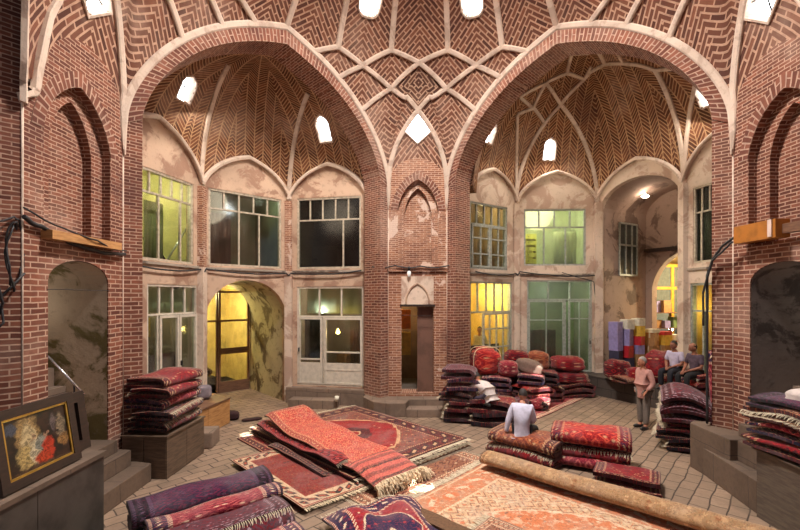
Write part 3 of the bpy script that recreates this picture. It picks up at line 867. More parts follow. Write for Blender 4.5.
# ------------------------------------------------------------------ rooms behind the fronts
def room(nm, M, s0, s1, z0, z1, y0, y1, col, lamp=None, power=0, lcol=(1, .75, .4), mat=None, floorc=None):
    mat = mat or plain_mat('room_paint_'+nm, col, .8, var=.3, scale=2)
    P = lambda s, y, z: M @ Vector((s, y, z)); mb = MB()
    for q in (((s0,y1,z0),(s1,y1,z0),(s1,y1,z1),(s0,y1,z1)), ((s0,y0,z0),(s0,y1,z0),(s0,y1,z1),(s0,y0,z1)), ((s1,y0,z0),(s1,y1,z0),(s1,y1,z1),(s1,y0,z1)),
              ((s0,y0,z1),(s1,y0,z1),(s1,y1,z1),(s0,y1,z1))):
        mb.face([P(*p) for p in q], [(p[0]+p[1], p[2]) for p in q])
    q = ((s0,y0,z0),(s1,y0,z0),(s1,y1,z0),(s0,y1,z0)); mb.face([P(*p) for p in q], [(p[0], p[1]) for p in q], 1)
    struct(mb.build('wall_room_'+nm, [mat, floorc or GRY]))
    if lamp:
        l = bpy.data.lights.new('lamp_'+nm, 'POINT'); l.energy = power; l.color = lcol; l.shadow_soft_size = .12
        o = bpy.data.objects.new('lamp_'+nm, l); COL.objects.link(o); o.location = P(*lamp)
YG = (.72, .66, .22); 
room('upper_near', f1['M'], .5, 3.0, 3.9, 6.4, .22, 2.2, (.66,.60,.28), (1.6, 1.0, 5.9), 100, (1,.92,.62))
room('upper_back', f2['M'], 0.05, 2.45, 3.9, 6.4, .22, 2.2, (.16, .17, .10), (1.9, .7, 6.0), 19, (.9, .95, .8))
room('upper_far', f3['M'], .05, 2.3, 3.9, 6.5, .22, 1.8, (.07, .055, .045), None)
room('lower_near', f1['M'], .9, 2.92, .4, 3.8, .22, 2.4, (.26,.19,.12), (2.0, 1.1, 3.2), 44, (1,.88,.62))
room('lower_far', f3['M'], .05, 2.3, .4, 3.8, .22, 2.6, (.26, .19, .14), (1.15, 1.2, 3.1), 50, (1, .86, .66))
room('upper_right_near', g1['M'], .05, 2.2, 4.0, 6.5, .22, 2.0, (.45, .33, .20), (1.5, .9, 6.0), 35, (1, .75, .4))
room('upper_right_back', g2['M'], .05, 2.6, 4.1, 6.6, .22, 2.2, (.66,.68,.45), (1.2, .8, 6.2), 95, (1,.97,.72))
room('lower_right_near', g1['M'], .05, 2.2, .4, 3.9, .22, 2.2, (.84,.60,.20), (1.6, .8, 3.3), 150, (1,.78,.36))
room('lower_right_back', g2['M'], .05, 2.6, .4, 3.9, .22, 2.4, (.24,.26,.17), (1.2, .9, 3.3), 75, (.92,1,.86))
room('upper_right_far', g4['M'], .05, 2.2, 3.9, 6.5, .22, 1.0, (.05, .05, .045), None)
room('lower_right_far', g4['M'], .05, 2.2, .2, 3.8, .22, 1.0, (.75, .5, .12), (.45, .5, 2.8), 22, (1, .72, .25))
MC = fmat(CL, CR)
room('center_shop', MC, .15, 1.5, .42, 3.2, .55, 2.4, (.22, .14, .09), (.45, 1.4, 2.8), 28, (1, .75, .35))
# left passage: tunnel with a lit room behind
M2 = f2['M']
tp = MB()
ar = arch(.12, 2.42, 0, 2.55, 3.60, 20, pointed=False)
for a, b in zip(ar, ar[1:]):
    tp.face([M2 @ Vector((a[0], .2, a[1])), M2 @ Vector((b[0], .2, b[1])), M2 @ Vector((b[0], 2.6, b[1])), M2 @ Vector((a[0], 2.6, a[1]))], [(0, 0)]*4)
struct(tp.build('wall_left_passage', plaster_mat('streaked_plaster', (.50, .43, .30), (.14, .10, .06), 1.0, 1.5)))
room('passage_end', M2, -.2, 2.7, 0, 3.9, 2.6, 5.4, (.76,.60,.28), (1.0, 3.6, 3.2), 300, (1,.80,.42))
# glazed screen across the end of the passage
e = struct(empty('door_30')); e.matrix_world = M2
mb = MB()
for s in (.16, .62, 1.32, 1.40, 2.36): mb.box(s-.03, s+.03, 2.50, 2.58, 0, 3.5)
for z in (2.35, 3.3): mb.box(.16, 2.36, 2.505, 2.575, z-.03, z+.03)
mb.box(1.40, 2.36, 2.51, 2.57, 0, .35); mb.box(1.4, 2.36, 2.51, 2.57, 1.25, 1.45)
mb.build('door_frame', WD2, e)
g = MB(); g.box(.62, 2.34, 2.535, 2.545, .3, 3.4); g.build('glass_pane', GLS, e)

# stairs inside the left and right doorways
def stairwell(nm, P, Q, sg, door, mat):
    M = fmat(P, Q); s0, s1 = door[0]+.012, door[1]-.012
    mb = MB(); X = lambda s, y, z: M @ Vector((s, y, z))
    pr = arch(s0, s1, .6, 3.34, 3.65, 14, pointed=False); acc = 0
    for a, b in zip(pr, pr[1:]):
        dl = hypot(b[0]-a[0], b[1]-a[1]); mb.face([X(a[0], .012, a[1]), X(b[0], .012, b[1]), X(b[0], 3.4, b[1]), X(a[0], 3.4, a[1])], [(0, acc), (0, acc+dl), (3, acc+dl), (3, acc)]); acc += dl
    mb.face([X(s0, 3.4, .6), X(s1, 3.4, .6), X(s1, 3.4, 3.7), X(s0, 3.4, 3.7)], [(0,0),(1,0),(1,3),(0,3)])
    struct(mb.build('wall_stair_'+nm, mat))
    for i in range(9):
        y = .12+i*.19; z = .75+i*.30
        if z > 2.9: break
        b = MB(); b.box(s0+.01, s1-.01, y, y+.9, z-.30, z, M); struct(b.build('floor_stair_%s_%d' % (nm, i), STP))
for nm_, p_, e_ in (('left', (-6.0, 6.6, 3.0), 7), ('right', (7.0, 6.6, 3.0), 5)):  # added unseen fill lamps that brighten the stairwells
    l = bpy.data.lights.new('stair_fill_'+nm_, 'POINT'); l.energy = e_; l.color = (1, .9, .75); l.shadow_soft_size = .3; o = bpy.data.objects.new('stair_fill_'+nm_, l); COL.objects.link(o); o.location = p_
stairwell('left', LN, LF, 1, (.40, 1.62), plaster_mat('mouldy_plaster', (.48, .37, .27), (.13, .10, .035), 1.0, 1.1))
stairwell('right', RF, RN, 1, (.36, 1.62), plaster_mat('damp_plaster', (.22, .18, .16), (.06, .045, .04), 1.0, 1.1))

# ------------------------------------------------------------------ right passage (deep arch with shops)
M3 = g3['M']; D = 2.6
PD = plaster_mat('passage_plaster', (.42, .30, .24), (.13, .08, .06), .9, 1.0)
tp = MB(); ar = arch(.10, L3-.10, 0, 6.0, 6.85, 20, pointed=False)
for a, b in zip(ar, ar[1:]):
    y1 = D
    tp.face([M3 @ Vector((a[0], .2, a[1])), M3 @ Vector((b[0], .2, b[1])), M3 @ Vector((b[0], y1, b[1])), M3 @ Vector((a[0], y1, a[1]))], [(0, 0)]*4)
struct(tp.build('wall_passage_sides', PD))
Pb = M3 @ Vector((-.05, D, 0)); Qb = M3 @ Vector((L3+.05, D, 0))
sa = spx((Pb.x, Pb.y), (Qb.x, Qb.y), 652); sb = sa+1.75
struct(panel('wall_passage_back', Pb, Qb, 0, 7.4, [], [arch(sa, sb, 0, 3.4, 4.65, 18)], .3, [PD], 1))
mb = MB(); mb.box(0, L3, D-.12, D, 4.30+.45, 4.42+.45, M3); struct(mb.build('trim_8', WDK))
room('bazaar_lane', M3, -1.4, L3+1.6, 0, 5.2, D+.3, D+6.0, (.60,.46,.26), (1.2, D+2.2, 4.0), 620, (1,.80,.46))
struct(block('floor_platform_passage', [(6.1, 14.45), (6.15, 13.85), (7.3, 11.9), (7.75, 10.75), (8.3, 10.75), (8.2, 12.0), (11.2, 13.7), (14, 15.5), (12.2, 18.8), (9, 17)], 0, .60, stone_mat('dark_kerb_stone', (.075,.055,.045), (.02,.015,.012), .9, .3), bev=0))
# small window and a lit shop opening in the left side of the passage
e = struct(empty('window_31')); e.matrix_world = M3
mb = MB()
for y in (1.0, 1.35, 1.7, 2.0): mb.box(.12, .17, y-.02, y+.02, 3.9, 5.7)
for z in (3.9, 4.95, 5.7): mb.box(.12, .17, 1.0, 2.0, z-.03, z+.03)
mb.build('window_frame', FRG, e); g = MB(); g.box(.11, .125, 1.0, 2.0, 3.9, 5.7); g.build('glass_pane', plain_mat('dark_window_glass', (.06, .07, .065), .2), e)
# ------------------------------------------------------------------ rugs
RED, CRIM, WINE, NAVY, INK = srgb(150,24,30), srgb(112,18,28), srgb(76,18,26), srgb(34,28,62), srgb(24,16,26)
CREAM, SAND, BEIGE, ORNG, RUST = srgb(222,196,164), srgb(196,158,118), srgb(176,140,112), srgb(214,112,54), srgb(150,66,40)
PINK, SALM, PURP, GREEN, BRN = srgb(190,96,92), srgb(176,58,56), srgb(56,36,60), srgb(72,74,52), srgb(92,60,42)
R = {}
def rm(key, W, L, *a, **k): R[key] = rug_mat('rug_'+key, W, L, *a, **k)
rm('medallion', 3.0, 3.8, srgb(120,74,62), WINE, SAND, INK, srgb(150,70,56), med=srgb(146,22,28), ms=9, bw=.42, medsize=(.40,.36))
rm('salmon', 1.25, 3.9, SALM, srgb(150,70,62), SAND, srgb(140,34,38), srgb(206,130,96), med=None, ms=13, bw=.16, bands=(srgb(190,96,86), srgb(126,70,66), srgb(60,48,48), .75))
rm('dark_stripe', 1.5, 3.4, WINE, srgb(140,34,34), PINK, INK, RED, ms=7, bw=.3)
rm('cream_border', 1.9, 2.6, srgb(126,26,28), srgb(200,172,140), srgb(160,70,44), INK, srgb(120,60,50), ms=8, bw=.34)
rm('orange', 3.2, 4.6, srgb(196,164,130), srgb(176,116,84), srgb(204,184,156), srgb(188,104,66), srgb(130,88,70), med=srgb(186,110,72), ms=8, bw=.55, medsize=(.3,.3), pale=.1, mottle=.3)
rm('taupe', 1.5, 2.4, srgb(150,98,72), srgb(176,120,92), CREAM, BRN, WINE, ms=7, bw=.2)
rm('navy', 1.4, 1.9, RED, NAVY, CREAM, NAVY, srgb(150,50,60), med=NAVY, ms=7, bw=.24)
rm('red', 1.3, 3.2, RED, CRIM, SAND, NAVY, srgb(210,80,60), ms=6, bw=.2)
rm('crimson', 1.3, 3.2, CRIM, WINE, SAND, INK, RED, ms=7, bw=.2)
rm('wine', 1.2, 3.0, WINE, INK, BEIGE, INK, RED, ms=8, bw=.22)
rm('purple', 1.5, 3.0, PURP, INK, srgb(96,70,92), INK, srgb(110,30,60), ms=9, bw=.2)
rm('lavender', 1.5, 3.0, srgb(84,52,62), WINE, srgb(166,140,148), INK, CRIM, ms=11, bw=.18)
rm('rust', 1.3, 3.0, srgb(122,58,42), WINE, SAND, INK, srgb(170,96,60), ms=8, bw=.2)
rm('magenta', 1.3, 3.0, srgb(128,22,44), NAVY, CREAM, INK, PINK, ms=7, bw=.2)
rm('runner', 1.0, 3.6, srgb(140,24,40), srgb(110,22,34), CREAM, CREAM, srgb(170,40,50), ms=4.2, bw=.16)
BACK = {k: plain_mat('rug_back_'+k, v, .95, var=.35, scale=30) for k, v in
        dict(dark=srgb(52,24,26), brown=srgb(104,74,52), grey=srgb(128,104,92), red=srgb(92,26,28), sand=srgb(176,140,104)).items()}
FRI = plain_mat('cotton_fringe', srgb(206,190,164), .95, var=.3, scale=30)
FRY = plain_mat('yellowed_fringe', srgb(240,216,180), .95, var=.35, scale=20)
FRD = plain_mat('grey_fringe', srgb(150,132,114), .95, var=.35, scale=20)

D1 = Vector((.687, -.727, 0)); D2 = Vector((-.727, -.687, 0))
def nz(x, y, s, k=0.0): return noise.noise(Vector((x*s+k*7.3, y*s-k*3.1, k)))
RI = [0]
def flat_rug(label, A, along, across, L, W, z, mat, back='dark', t=.02, zf=None, fringe=('a', 'b'), fmat=None, nu=30, nv=50, group=None, wav=.012, name='carpet', fl=.10, edgew=.03, world=False):
    """rug lying from corner A, long side along, short side across"""
    RI[0] += 1; k = RI[0]
    A = Vector((A[0], A[1], 0)); al = Vector((along[0], along[1], 0)).normalized(); ac = Vector((across[0], across[1], 0)).normalized()
    flip = al.cross(ac).z > 0
    cen = A+al*L/2+ac*W/2
    def S(u, v):
        uu = (1-u) if not flip else u
        e = nz(v*L, 0, .9, k)*edgew; f = nz(uu*W, 5, 1.1, k)*edgew
        p = A+al*(v*L+f)+ac*(uu*W+e)
        h = z+t+abs(nz(p.x, p.y, 1.8, k))*wav*2
        if zf: h = z+t+zf(uu, v)+abs(nz(p.x, p.y, 1.8, k))*wav
        return Vector((p.x, p.y, h))-cen
    # face must point up: u x v
    def S2(u, v): return S(u, v)
    P0, P1, P2 = S2(0, 0), S2(1, 0), S2(0, 1)
    if (P1-P0).cross(P2-P0).z < 0:
        S3 = lambda u, v: S(1-u, v)
    else: S3 = S2
    mb, P, N = sheet(S3, nu, nv, t)
    rb_ = mb.build(name, [mat, BACK[back]]); rb_.location = cen
    tag(rb_, label, 'rug', group)
    if fringe:
        rnd = random.Random(k)
        for side, row, sg in (('a', 0, -1), ('b', nv, 1)):
            if side not in fringe: continue
            E = [p+Vector((0, 0, -.012)) for p in P[row]]
            Dv = [(P[row][i]-P[row-sg*1 if row else 1][i]) for i in range(nu+1)]
            Dv = [Vector((d.x, d.y, d.z*.5)).normalized() for d in Dv]
            fringe_mb(E, Dv, fl, .0075, .016, .012, rnd).build('fringe', fmat or FRI, rb_, weld=0)
    return rb_, P
def folded(label, loc, rz, W, D, n, t, mat, back='dark', fringe=True, group=None, name='folded_rug', sag=.02, tilt=None, puff=.02, gap=1.15, fmat=None, seed=None, fside=0, skew=0.0):
    """rug folded into n layers, the folds running along local y"""
    RI[0] += 1; k = seed or RI[0]; p = t*gap
    path = []
    for i in range(n):
        z = i*p+t; a, b = -D/2+p*.6, D/2-p*.6
        if i == 0: a -= .04*D
        xs = [a+(b-a)*j/12 for j in range(13)]
        if i % 2: xs = xs[::-1]
        path += [(x, z) for x in xs]
        if i < n-1:
            sg = 1 if i % 2 == 0 else -1; cx = xs[-1]
            for j in range(1, 6):
                a = -pi/2+pi*j/6; path.append((cx+sg*p*.75*cos(a), z+p/2+p/2*sin(a)))
    ln = [0]
    for a, b in zip(path, path[1:]): ln.append(ln[-1]+hypot(b[0]-a[0], b[1]-a[1]))
    tot = ln[-1]; H = n*p; NV = len(path)-1
    def S(u, v):
        j = min(NV, int(round(v*NV))); x, z = path[j]; y = (.5-u)*W
        ez = (nz(x, y, 1.6, k))*sag*2*(.3+z/H); ex = nz(z*3, y, 1.4, k+3)*.035+skew*y
        ey = nz(x*2, z*6, 1.3, k+5)*.03
        crown = puff*(1-(2*x/D)**2)*(z/H)+puff*.5*(1-(2*y/W)**2)*(z/H)
        return Vector((x+ex, y+ey*(2*abs(y)/W), z+ez+crown+.003+sag*.6))
    mb, P, N = sheet(lambda u, v: S(u, v), 12, NV, t*.86, uvf=lambda u, v: (u, ln[min(NV, int(round(v*NV)))]/tot))
    o = mb.build(name, [mat, mat]); o.location = loc; o.rotation_euler[2] = rz
    if tilt: o.rotation_euler[0], o.rotation_euler[1] = tilt
    tag(o, label, 'rug', group)
    if fringe:
        fm = MB(); rnd = random.Random(k)
        row = P[-1]; prev = P[-2]
        E = [q+Vector((0, 0, -.005)) for q in row]; Dv = [(a-b).normalized()+Vector((0, 0, -.25)) for a, b in zip(row, prev)]
        f = fringe_mb(E, Dv, .09, .006, .022, .03, rnd)
        row = P[0]; nxt = P[1]
        E = [q+Vector((0, 0, .004)) for q in row]; Dv = [(a-b).normalized() for a, b in zip(row, nxt)]
        g2_ = fringe_mb(E, Dv, .08, .006, .022, .0, rnd)
        f.build('fringe', fmat or FRI, o, weld=0); g2_.build('fringe', fmat or FRI, o, weld=0)
    return o, H
def rolled(label, loc, rz, W, r, mat, back='dark', t=.022, group=None, name='rolled_rug', tilt=(0, 0), turns=None, flatk=.9):
    RI[0] += 1; k = RI[0]; turns = turns or (r-.03)/(t*1.25); pts = []; n = int(turns*14)
    for i in range(n+1):
        a = 2*pi*turns*i/n; q = .03+(r-.03)*i/n; pts.append((q*cos(a), q*sin(a)*flatk+r*flatk))
    NV = n
    def S(u, v):
        j = min(NV, int(round(v*NV))); x, z = pts[j]; y = (u-.5)*W
        return Vector((x+nz(y, 1, 1.2, k)*.03, y+nz(x*3, z*3, 1, k)*.02, z+nz(y, 9, 1.1, k)*.02))
    mb, P, N = sheet(S, 8, NV, t*.85)
    o = mb.build(name, [mat, BACK[back]]); o.location = loc; o.rotation_euler = (tilt[0], tilt[1], rz)
    tag(o, label, 'rug', group); return o
def bundle(label, loc, rz, sx, sy, sz, mat, group=None, name='rug_bundle', straps=0, tilt=(0,0), cat='rug'):
    """bulging parcel of a rug doubled up on itself and tied"""
    RI[0] += 1; k = RI[0]
    nu, nv = 28, 16
    def S(u, v):
        a = 2*pi*u; b = -pi/2+pi*v
        sp = lambda q, e: (abs(q)**e)*(1 if q > 0 else -1)
        cb = sp(cos(b), .55); x = sx/2*sp(cos(a), .6)*cb; y = sy/2*sp(sin(a), .6)*cb; z = sz/2*sp(sin(b), .7)
        q = 1+.16*noise.noise(Vector((x*3+k, y*3, z*3)))-(.06 if abs((z/sz*7) % 1-.5) > .42 else 0)
        return Vector((x*q, y*q, z*q+sz/2))
    mb = MB(); P = [[S(i/nu, j/nv) for i in range(nu+1)] for j in range(nv+1)]
    for j in range(nv):
        for i in range(nu):
            mb.face([P[j][i], P[j][i+1], P[j+1][i+1], P[j+1][i]], [(a/nu*.9+.05, b/nv*.6+.2) for a, b in ((i,j),(i+1,j),(i+1,j+1),(i,j+1))], 0, True)
    o = mb.build(name, [mat]); o.location = loc; o.rotation_euler = (tilt[0], tilt[1], rz); tag(o, label, cat, group)
    for s in range(straps):
        sb = MB(); y = sy*(-.22+.44*s/max(1, straps-1)); pts = []
        for i in range(25):
            a = 2*pi*i/24; pts.append((sx*.535*(abs(cos(a))**.6)*(1 if cos(a) > 0 else -1), y, sz/2+sz*.54*(abs(sin(a))**.6)*(1 if sin(a) > 0 else -1)))
        tube(sb, pts, .012); sb.build('strap', FRY, o)
    return o

# --- the medallion carpet on two others
B0 = Vector((-1.2, 11.8, 0))
flat_rug('dull brown carpet lying lowest under the big red medallion carpet', B0+D1*.06+D2*.02, D1, D2, 3.84, 2.98, 0, R['taupe'], t=.03, fmat=FRD, wav=.006)
flat_rug('dark wine carpet sandwiched right beneath the red medallion carpet', B0+D1*.02+D2*.01, D1, D2, 3.82, 2.98, .062, R['wine'], t=.03, fmat=FRI, wav=.006)
flat_rug('large red medallion carpet spread open in the middle of the floor', B0, D1, D2, 3.80, 3.0, .125, R['medallion'], t=.03, fmat=FRI, wav=.006, fl=.14)
# --- left group
flat_rug('flat red carpet whose corner catches the sunlight by the wooden bench', gp(237, 439), D1, -D2, 3.1, 1.5, 0, R['crimson'], 'red', t=.02, fringe=('a',), wav=.008)
flat_rug('flat cream bordered carpet with its corner towards the camera', gp(232, 465)+Vector((0,0,0)), D1, -D2, 2.55, 1.35, .045, R['cream_border'], 'red', t=.02, fringe=('b',), fmat=FRY, wav=.012,
         zf=lambda u, v: .03)
def hump(u, v): return .20+.10*max(0, cos((v-.04)*9))*(1-v)+.02*cos(u*7)
A1 = gp(262, 427, .25)+Vector((-.02, .0, 0))
def zstripe(u, v):
    e = max(0, 1-u*5)     # rolled lip on the near side
    return .13+.05*sin(v*7+1)*(1-v)+.05*sin(min(1, u*3)*pi)+.05*max(0, sin(v*pi*2.2+2))*(1-u)
flat_rug('dark striped rug rumpled underneath the salmon rug', A1+D2*.10, D1, -D2, 3.0, 1.2, .07, R['dark_stripe'], 'dark', t=.05, fringe=('b',), zf=zstripe, wav=.05, fmat=FRD)
flat_rug('navy and wine rug flattened between striped rug and cream bordered carpet', A1+D1*.9+D2*.30, D1, -D2, 2.0, 1.0, .05, R['wine'], 'dark', t=.03, fringe=None, zf=lambda u, v: .05+.03*sin(u*11+v*3), wav=.03)
A2 = gp(264, 419, .45)
def zsal(u, v):
    h = .44-.20*v+.10*math.exp(-((v-.02)/.09)**2)+.035*sin(v*16+u*2)*(1-v*.6)
    side = max(0, (u-.80)/.20)                        # drapes down to the medallion carpet on the right
    return h-.15*side**1.5*(1-.2*v)-.10*max(0, v-.85)/.15-.04*max(0, .12-u)/.12
flat_rug('long salmon rug draped over the heap with a thick cream fringe', A2, D1, -D2, 3.75, 1.2, 0, R['salmon'], 'brown', t=.03, zf=zsal, fringe=None, wav=.03, nu=40, nv=80)
sal, = [o for o in COL.objects if o.get('label', '').startswith('long salmon')]
fm = MB(); rnd = random.Random(5)
E = []; 
for i in range(41):
    u = i/40; p = A2+D1*3.75-D2*1.2*u; E.append(Vector((p.x, p.y, zsal(u, 1)+.04))-sal.location)
for lay in range(5):
    f = fringe_mb([e+Vector((0, 0, -.01*lay+.02)) for e in E], [(D1+D2*rnd.uniform(-.5, .5)+Vector((0, 0, .35-.18*lay))) for e in E], .17, .012, .013, .14, rnd)
    off = len(fm.v); fm.v += f.v; fm.f += [[i+off for i in q] for q in f.f]; fm.uv += f.uv; fm.mi += f.mi; fm.sm += f.sm
fm.build('fringe', FRY, sal, weld=0)
# --- right foreground: orange carpet with rolled long edge, kilims, brown flap
OA = gp(487, 461, .08); Od = Vector((.73, -.684, 0)); Ox = Vector((-.684, -.73, 0))
flat_rug('faded brown kilim strip beside the orange carpet and the fringed medallion edge', gp(477, 456)+Vector((-.15,.12,0))+Od*.42, Ox, -Od, 2.9, .95, 0, R['taupe'], 'brown', t=.012, fmat=FRI, wav=.006)
flat_rug('narrow plum edged carpet end reaching out below the orange carpet', OA+Vector((-.10,-.04,0)), Ox, Od, 2.9, .5, .02, R['rust'], 'red', t=.02, fmat=FRI, wav=.006)
def zor(u, v): return .05+.07*math.exp(-((u-.0)/.05)**2)
flat_rug('huge pale orange carpet spread out in the right foreground', OA, Od, Ox, 4.7, 3.2, .02, R['orange'], 'sand', t=.02, zf=lambda u, v: .045, fringe=('a',), wav=.008, nu=40, nv=60, fl=.17)
# its long edge rolled over on itself
def roll_edge(label, A, d, L, r, mat, back):
    mb = MB(); n = 26; m = 60; side = Vector((d.y, -d.x, 0)); side = side if side.dot(Vector((0, -1, 0))) < 0 else -side
    side = -Ox
    def S(u, v):
        a = -pi*.35+u*2*pi*1.12; q = r*(1-.22*u)+nz(v*L, u*2, 1.2, 2)*.012
        p = A+d*(v*L)+side*(q*cos(a)-r*.2)*1.35; return Vector((p.x, p.y, .09+r*.95+q*sin(a)*.72+nz(v*L, 3, .7, 4)*.02))-A
    mb, P, N = sheet(S, n, m, .018)
    o = mb.build('rolled_rug', [mat, BACK[back]]); o.location = A; tag(o, label, 'rug'); return o
roll_edge('long sand coloured carpet rolled up along the edge of the orange carpet', gp(490, 463, .1)+Ox*.12, Od, 4.25, .17, rug_mat('rug_sand', 1.0, 4.2, srgb(160,126,92), srgb(120,86,60), SAND, srgb(140,92,62), srgb(150,116,80), ms=8, bw=.1, pale=.1, mottle=.25), 'brown')
flat_rug('folded back brown underside of a small rug at the bottom centre', gp(407, 504, .12), Od, Ox, 1.25, .24, .105, BACK['brown'], 'brown', t=.05, fringe=None, wav=.02)
flat_rug('small rug with brown lozenge lines peeping in at the bottom edge', gp(492, 517, .1)+Ox*.02, Od, Ox, 1.2, 1.2, .10, R['taupe'], 'brown', t=.015, fringe=('a',), wav=.01, fl=.14)
# --- crumpled navy and red rug
def znavy(u, v):
    return .10+.26*math.exp(-((u-.28)/.22)**2-((v-.35)/.35)**2)+.07*sin(u*9+v*4)*sin(v*5)+.10*math.exp(-((u-.75)/.2)**2)*(1-v)
flat_rug('crumpled navy and red rug heaped up at the bottom centre', (-1.05, 5.75), (.45, -.89), (.89, .45), 1.7, 1.35, 0, R['navy'], 'dark', t=.03, zf=znavy, fringe=('a',), wav=.06, nu=44, nv=50)
# --- bottom left pile
ax = Vector((.765, .644, 0)); px_ = Vector((.644, -.765, 0)); rz = atan2(ax.y, ax.x)-pi/2
c = (gp(128, 508, .45)+gp(262, 472, .45))/2; c.z = 0
spec = [(0, .10, 3, 'wine', 'dark wine rug folded lowest in the bottom left pile', .25, 0),
        (-.02, .02, 3, 'purple', 'dark purple folded rug along the back of the bottom left pile', .29, .17),]
for off, wo, n, k, lab, z, _ in []: pass
folded('wine rug folded at the base of the bottom left pile', c+px_*.22+Vector((0,0,.0)), rz, 1.75, .62, 3, .07, R['wine'], group=None)
folded('dark purple folded rug along the back of the bottom left pile', c+px_*.14+Vector((0,0,.262)), rz, 1.78, .34, 2, .085, R['purple'])
folded('thin bright red rug folded beside the dark purple rug', c+px_*.52+ax*.06+Vector((0,0,.268)), rz, 1.66, .26, 2, .045, R['magenta'])
folded('lavender speckled rug folded in front of the thin red one', c+px_*.88+ax*.03+Vector((0,0,.0)), rz, 1.55, .58, 3, .10, R['lavender'], fmat=FRI)
folded('magenta rug folded at the near end of the bottom left pile', c+px_*1.32+ax*.1, rz, 1.4, .42, 3, .055, R['magenta'])
tas = MB(); q0 = c+px_*.72+ax*(-.18)+Vector((0, 0, .36))
# --- stack under the seated man
def stack(loc, rz, specs, z0=0.0, grp=None, puff=.035, sag=.03):
    z = z0; out = []
    for lab, W, D, n, t, m, bk, jit, fr in specs:
        o, H = folded(lab, Vector((loc[0]+jit*.07, loc[1]-jit*.05, z)), rz+jit*.10, W, D, n, t, R[m], bk, fringe=fr, group=grp, puff=puff, sag=sag)
        z += H+.012+sag*1.1; out.append(o)
    return z, out
cs = (Vector((1.77, 8.66, 0))+Vector((2.73, 7.66, 0)))/2+Vector((.26, .25, 0))
ZS, _ = stack(cs, radians(-46)+pi/2+pi, [
    ('wine rug with pale fringe folded beneath the seated man, lowest of two', 1.42, .74, 3, .05, 'crimson', 'red', 0, True),
    ('brown patterned folded rug directly under the man in the lilac shirt', 1.38, .70, 2, .07, 'rust', 'dark', .4, False)])
cs2 = (Vector((2.79, 7.75, 0))+Vector((3.96, 7.09, 0)))/2+Vector((.17, .32, 0))
flat_ = folded('deep red flat folded rug poking out right of the bright red stack', Vector((3.72, 7.05, 0)), radians(-30)+pi/2, .95, .62, 2, .075, R['crimson'], 'red', fringe=False)
cs2 = cs2+Vector((-.02, .28, 0))
stack(cs2, radians(-27)+pi/2+pi, [
    ('dark red folded rug at the bottom of the bright red stack', 1.36, .80, 2, .06, 'magenta', 'dark', -.5, False),
    ('red rug with a broad white fringe in the middle of the bright red stack', 1.36, .74, 3, .05, 'crimson', 'red', 0, True),
    ('bright red rug with blue flowers on top of the stack in the foreground', 1.32, .70, 2, .085, 'red', 'dark', .3, False)])
# --- stack beside the standing man
aa = atan2(.86, .5)-pi/2
stack((5.98, 9.12), aa, [
    ('dark rug with white flecks, lowest beside the standing man', 1.35, .80, 2, .075, 'wine', 'dark', .5, True),
    ('black and wine folded rug, second from the floor beside the standing man', 1.35, .74, 2, .06, 'wine', 'dark', -.9, True),
    ('wine folded rug, third from the floor beside the standing man', 1.35, .78, 2, .045, 'crimson', 'dark', .4, True)])
folded('thick mauve pink rug folded on top beside the standing man', Vector((5.98, 9.12, .56)), aa, 1.45, .82, 4, .075, R['lavender'], fringe=True, puff=.17, sag=.03)
rolled('pink and wine rug rolled up and stood on end by the right pier', (6.80, 9.45, .05), .5, 1.9, .12, R['magenta'], 'red', tilt=(radians(86), 0)).location.z = 1.0
# --- two stacks before the centre pier
labsA = ['lowest', 'second', 'third', 'fourth', 'topmost']
stack((1.50, 10.98), radians(-12), [('%s rug, %s of the left stack by the centre pier' % (m_, labsA[i]), .78, .78, n_, t_, m, 'dark', j, fr)
      for i, (m_, m, n_, t_, j, fr) in enumerate([('wine', 'wine', 2, .095, 0, True), ('dark red', 'crimson', 2, .085, 1.0, True), ('black and wine', 'wine', 3, .065, -.9, True), ('crimson', 'magenta', 2, .095, .7, False), ('mauve', 'lavender', 2, .085, -.4, False)])])
stack((2.30, 10.62), radians(-20), [('%s rug, %s of the right stack by the centre pier' % (m_, labsA[i]), .85, 1.0, n_, t_, m, 'dark', j, fr)
      for i, (m_, m, n_, t_, j, fr) in enumerate([('dark', 'wine', 2, .105, 0, True), ('plum', 'crimson', 2, .10, -.8, True)])])
# --- heap in front of the right bay windows
gi = 'folded rugs heaped below the right bay windows'
heap = [(2.75, 12.7, 0, .2, 1.0, .9, 4, .07, 'crimson', 'deep red rug folded on the floor behind the centre stacks'),
        (3.75, 12.35, 0, -.3, 1.1, .8, 3, .07, 'wine', 'wine rug folded on the floor at the near right of the heap'),
        (3.35, 13.35, 0, .5, 1.1, .9, 5, .07, 'wine', 'dark rug folded under the heap near the yellow window'),
        (2.80, 12.75, .40, -.2, .95, .8, 4, .07, 'magenta', 'magenta rug folded second in the heap behind the centre stacks'),
        (3.80, 12.45, .31, .35, 1.0, .75, 3, .075, 'red', 'bright red folded rug touched by sunlight in the heap'),
        (3.40, 13.35, .45, .3, 1.0, .85, 5, .065, 'crimson', 'crimson rug folded midway up the heap near the yellow window'),
        (4.35, 13.1, 0, .15, .9, .8, 5, .075, 'crimson', 'crimson folded rug at the base right of the sunlit rug'),
        (4.30, 13.1, .48, -.25, .9, .8, 4, .07, 'wine', 'wine folded rug on the crimson one right of the sunlit rug'),
        (3.78, 12.55, .62, -.35, .9, .7, 2, .08, 'magenta', 'magenta folded rug on top of the sunlit red rug')]
for (x, y, z, r_, W, D, n, t, m, lab) in heap:
    folded(lab, Vector((x, y, z)), r_, W, D, n, t, R[m], 'red', fringe=(z == 0))
bundle('red bundle tied with two yellow straps against the centre pier', (2.55, 12.95, .78), .3, .85, .75, .82, R['red'], straps=2)
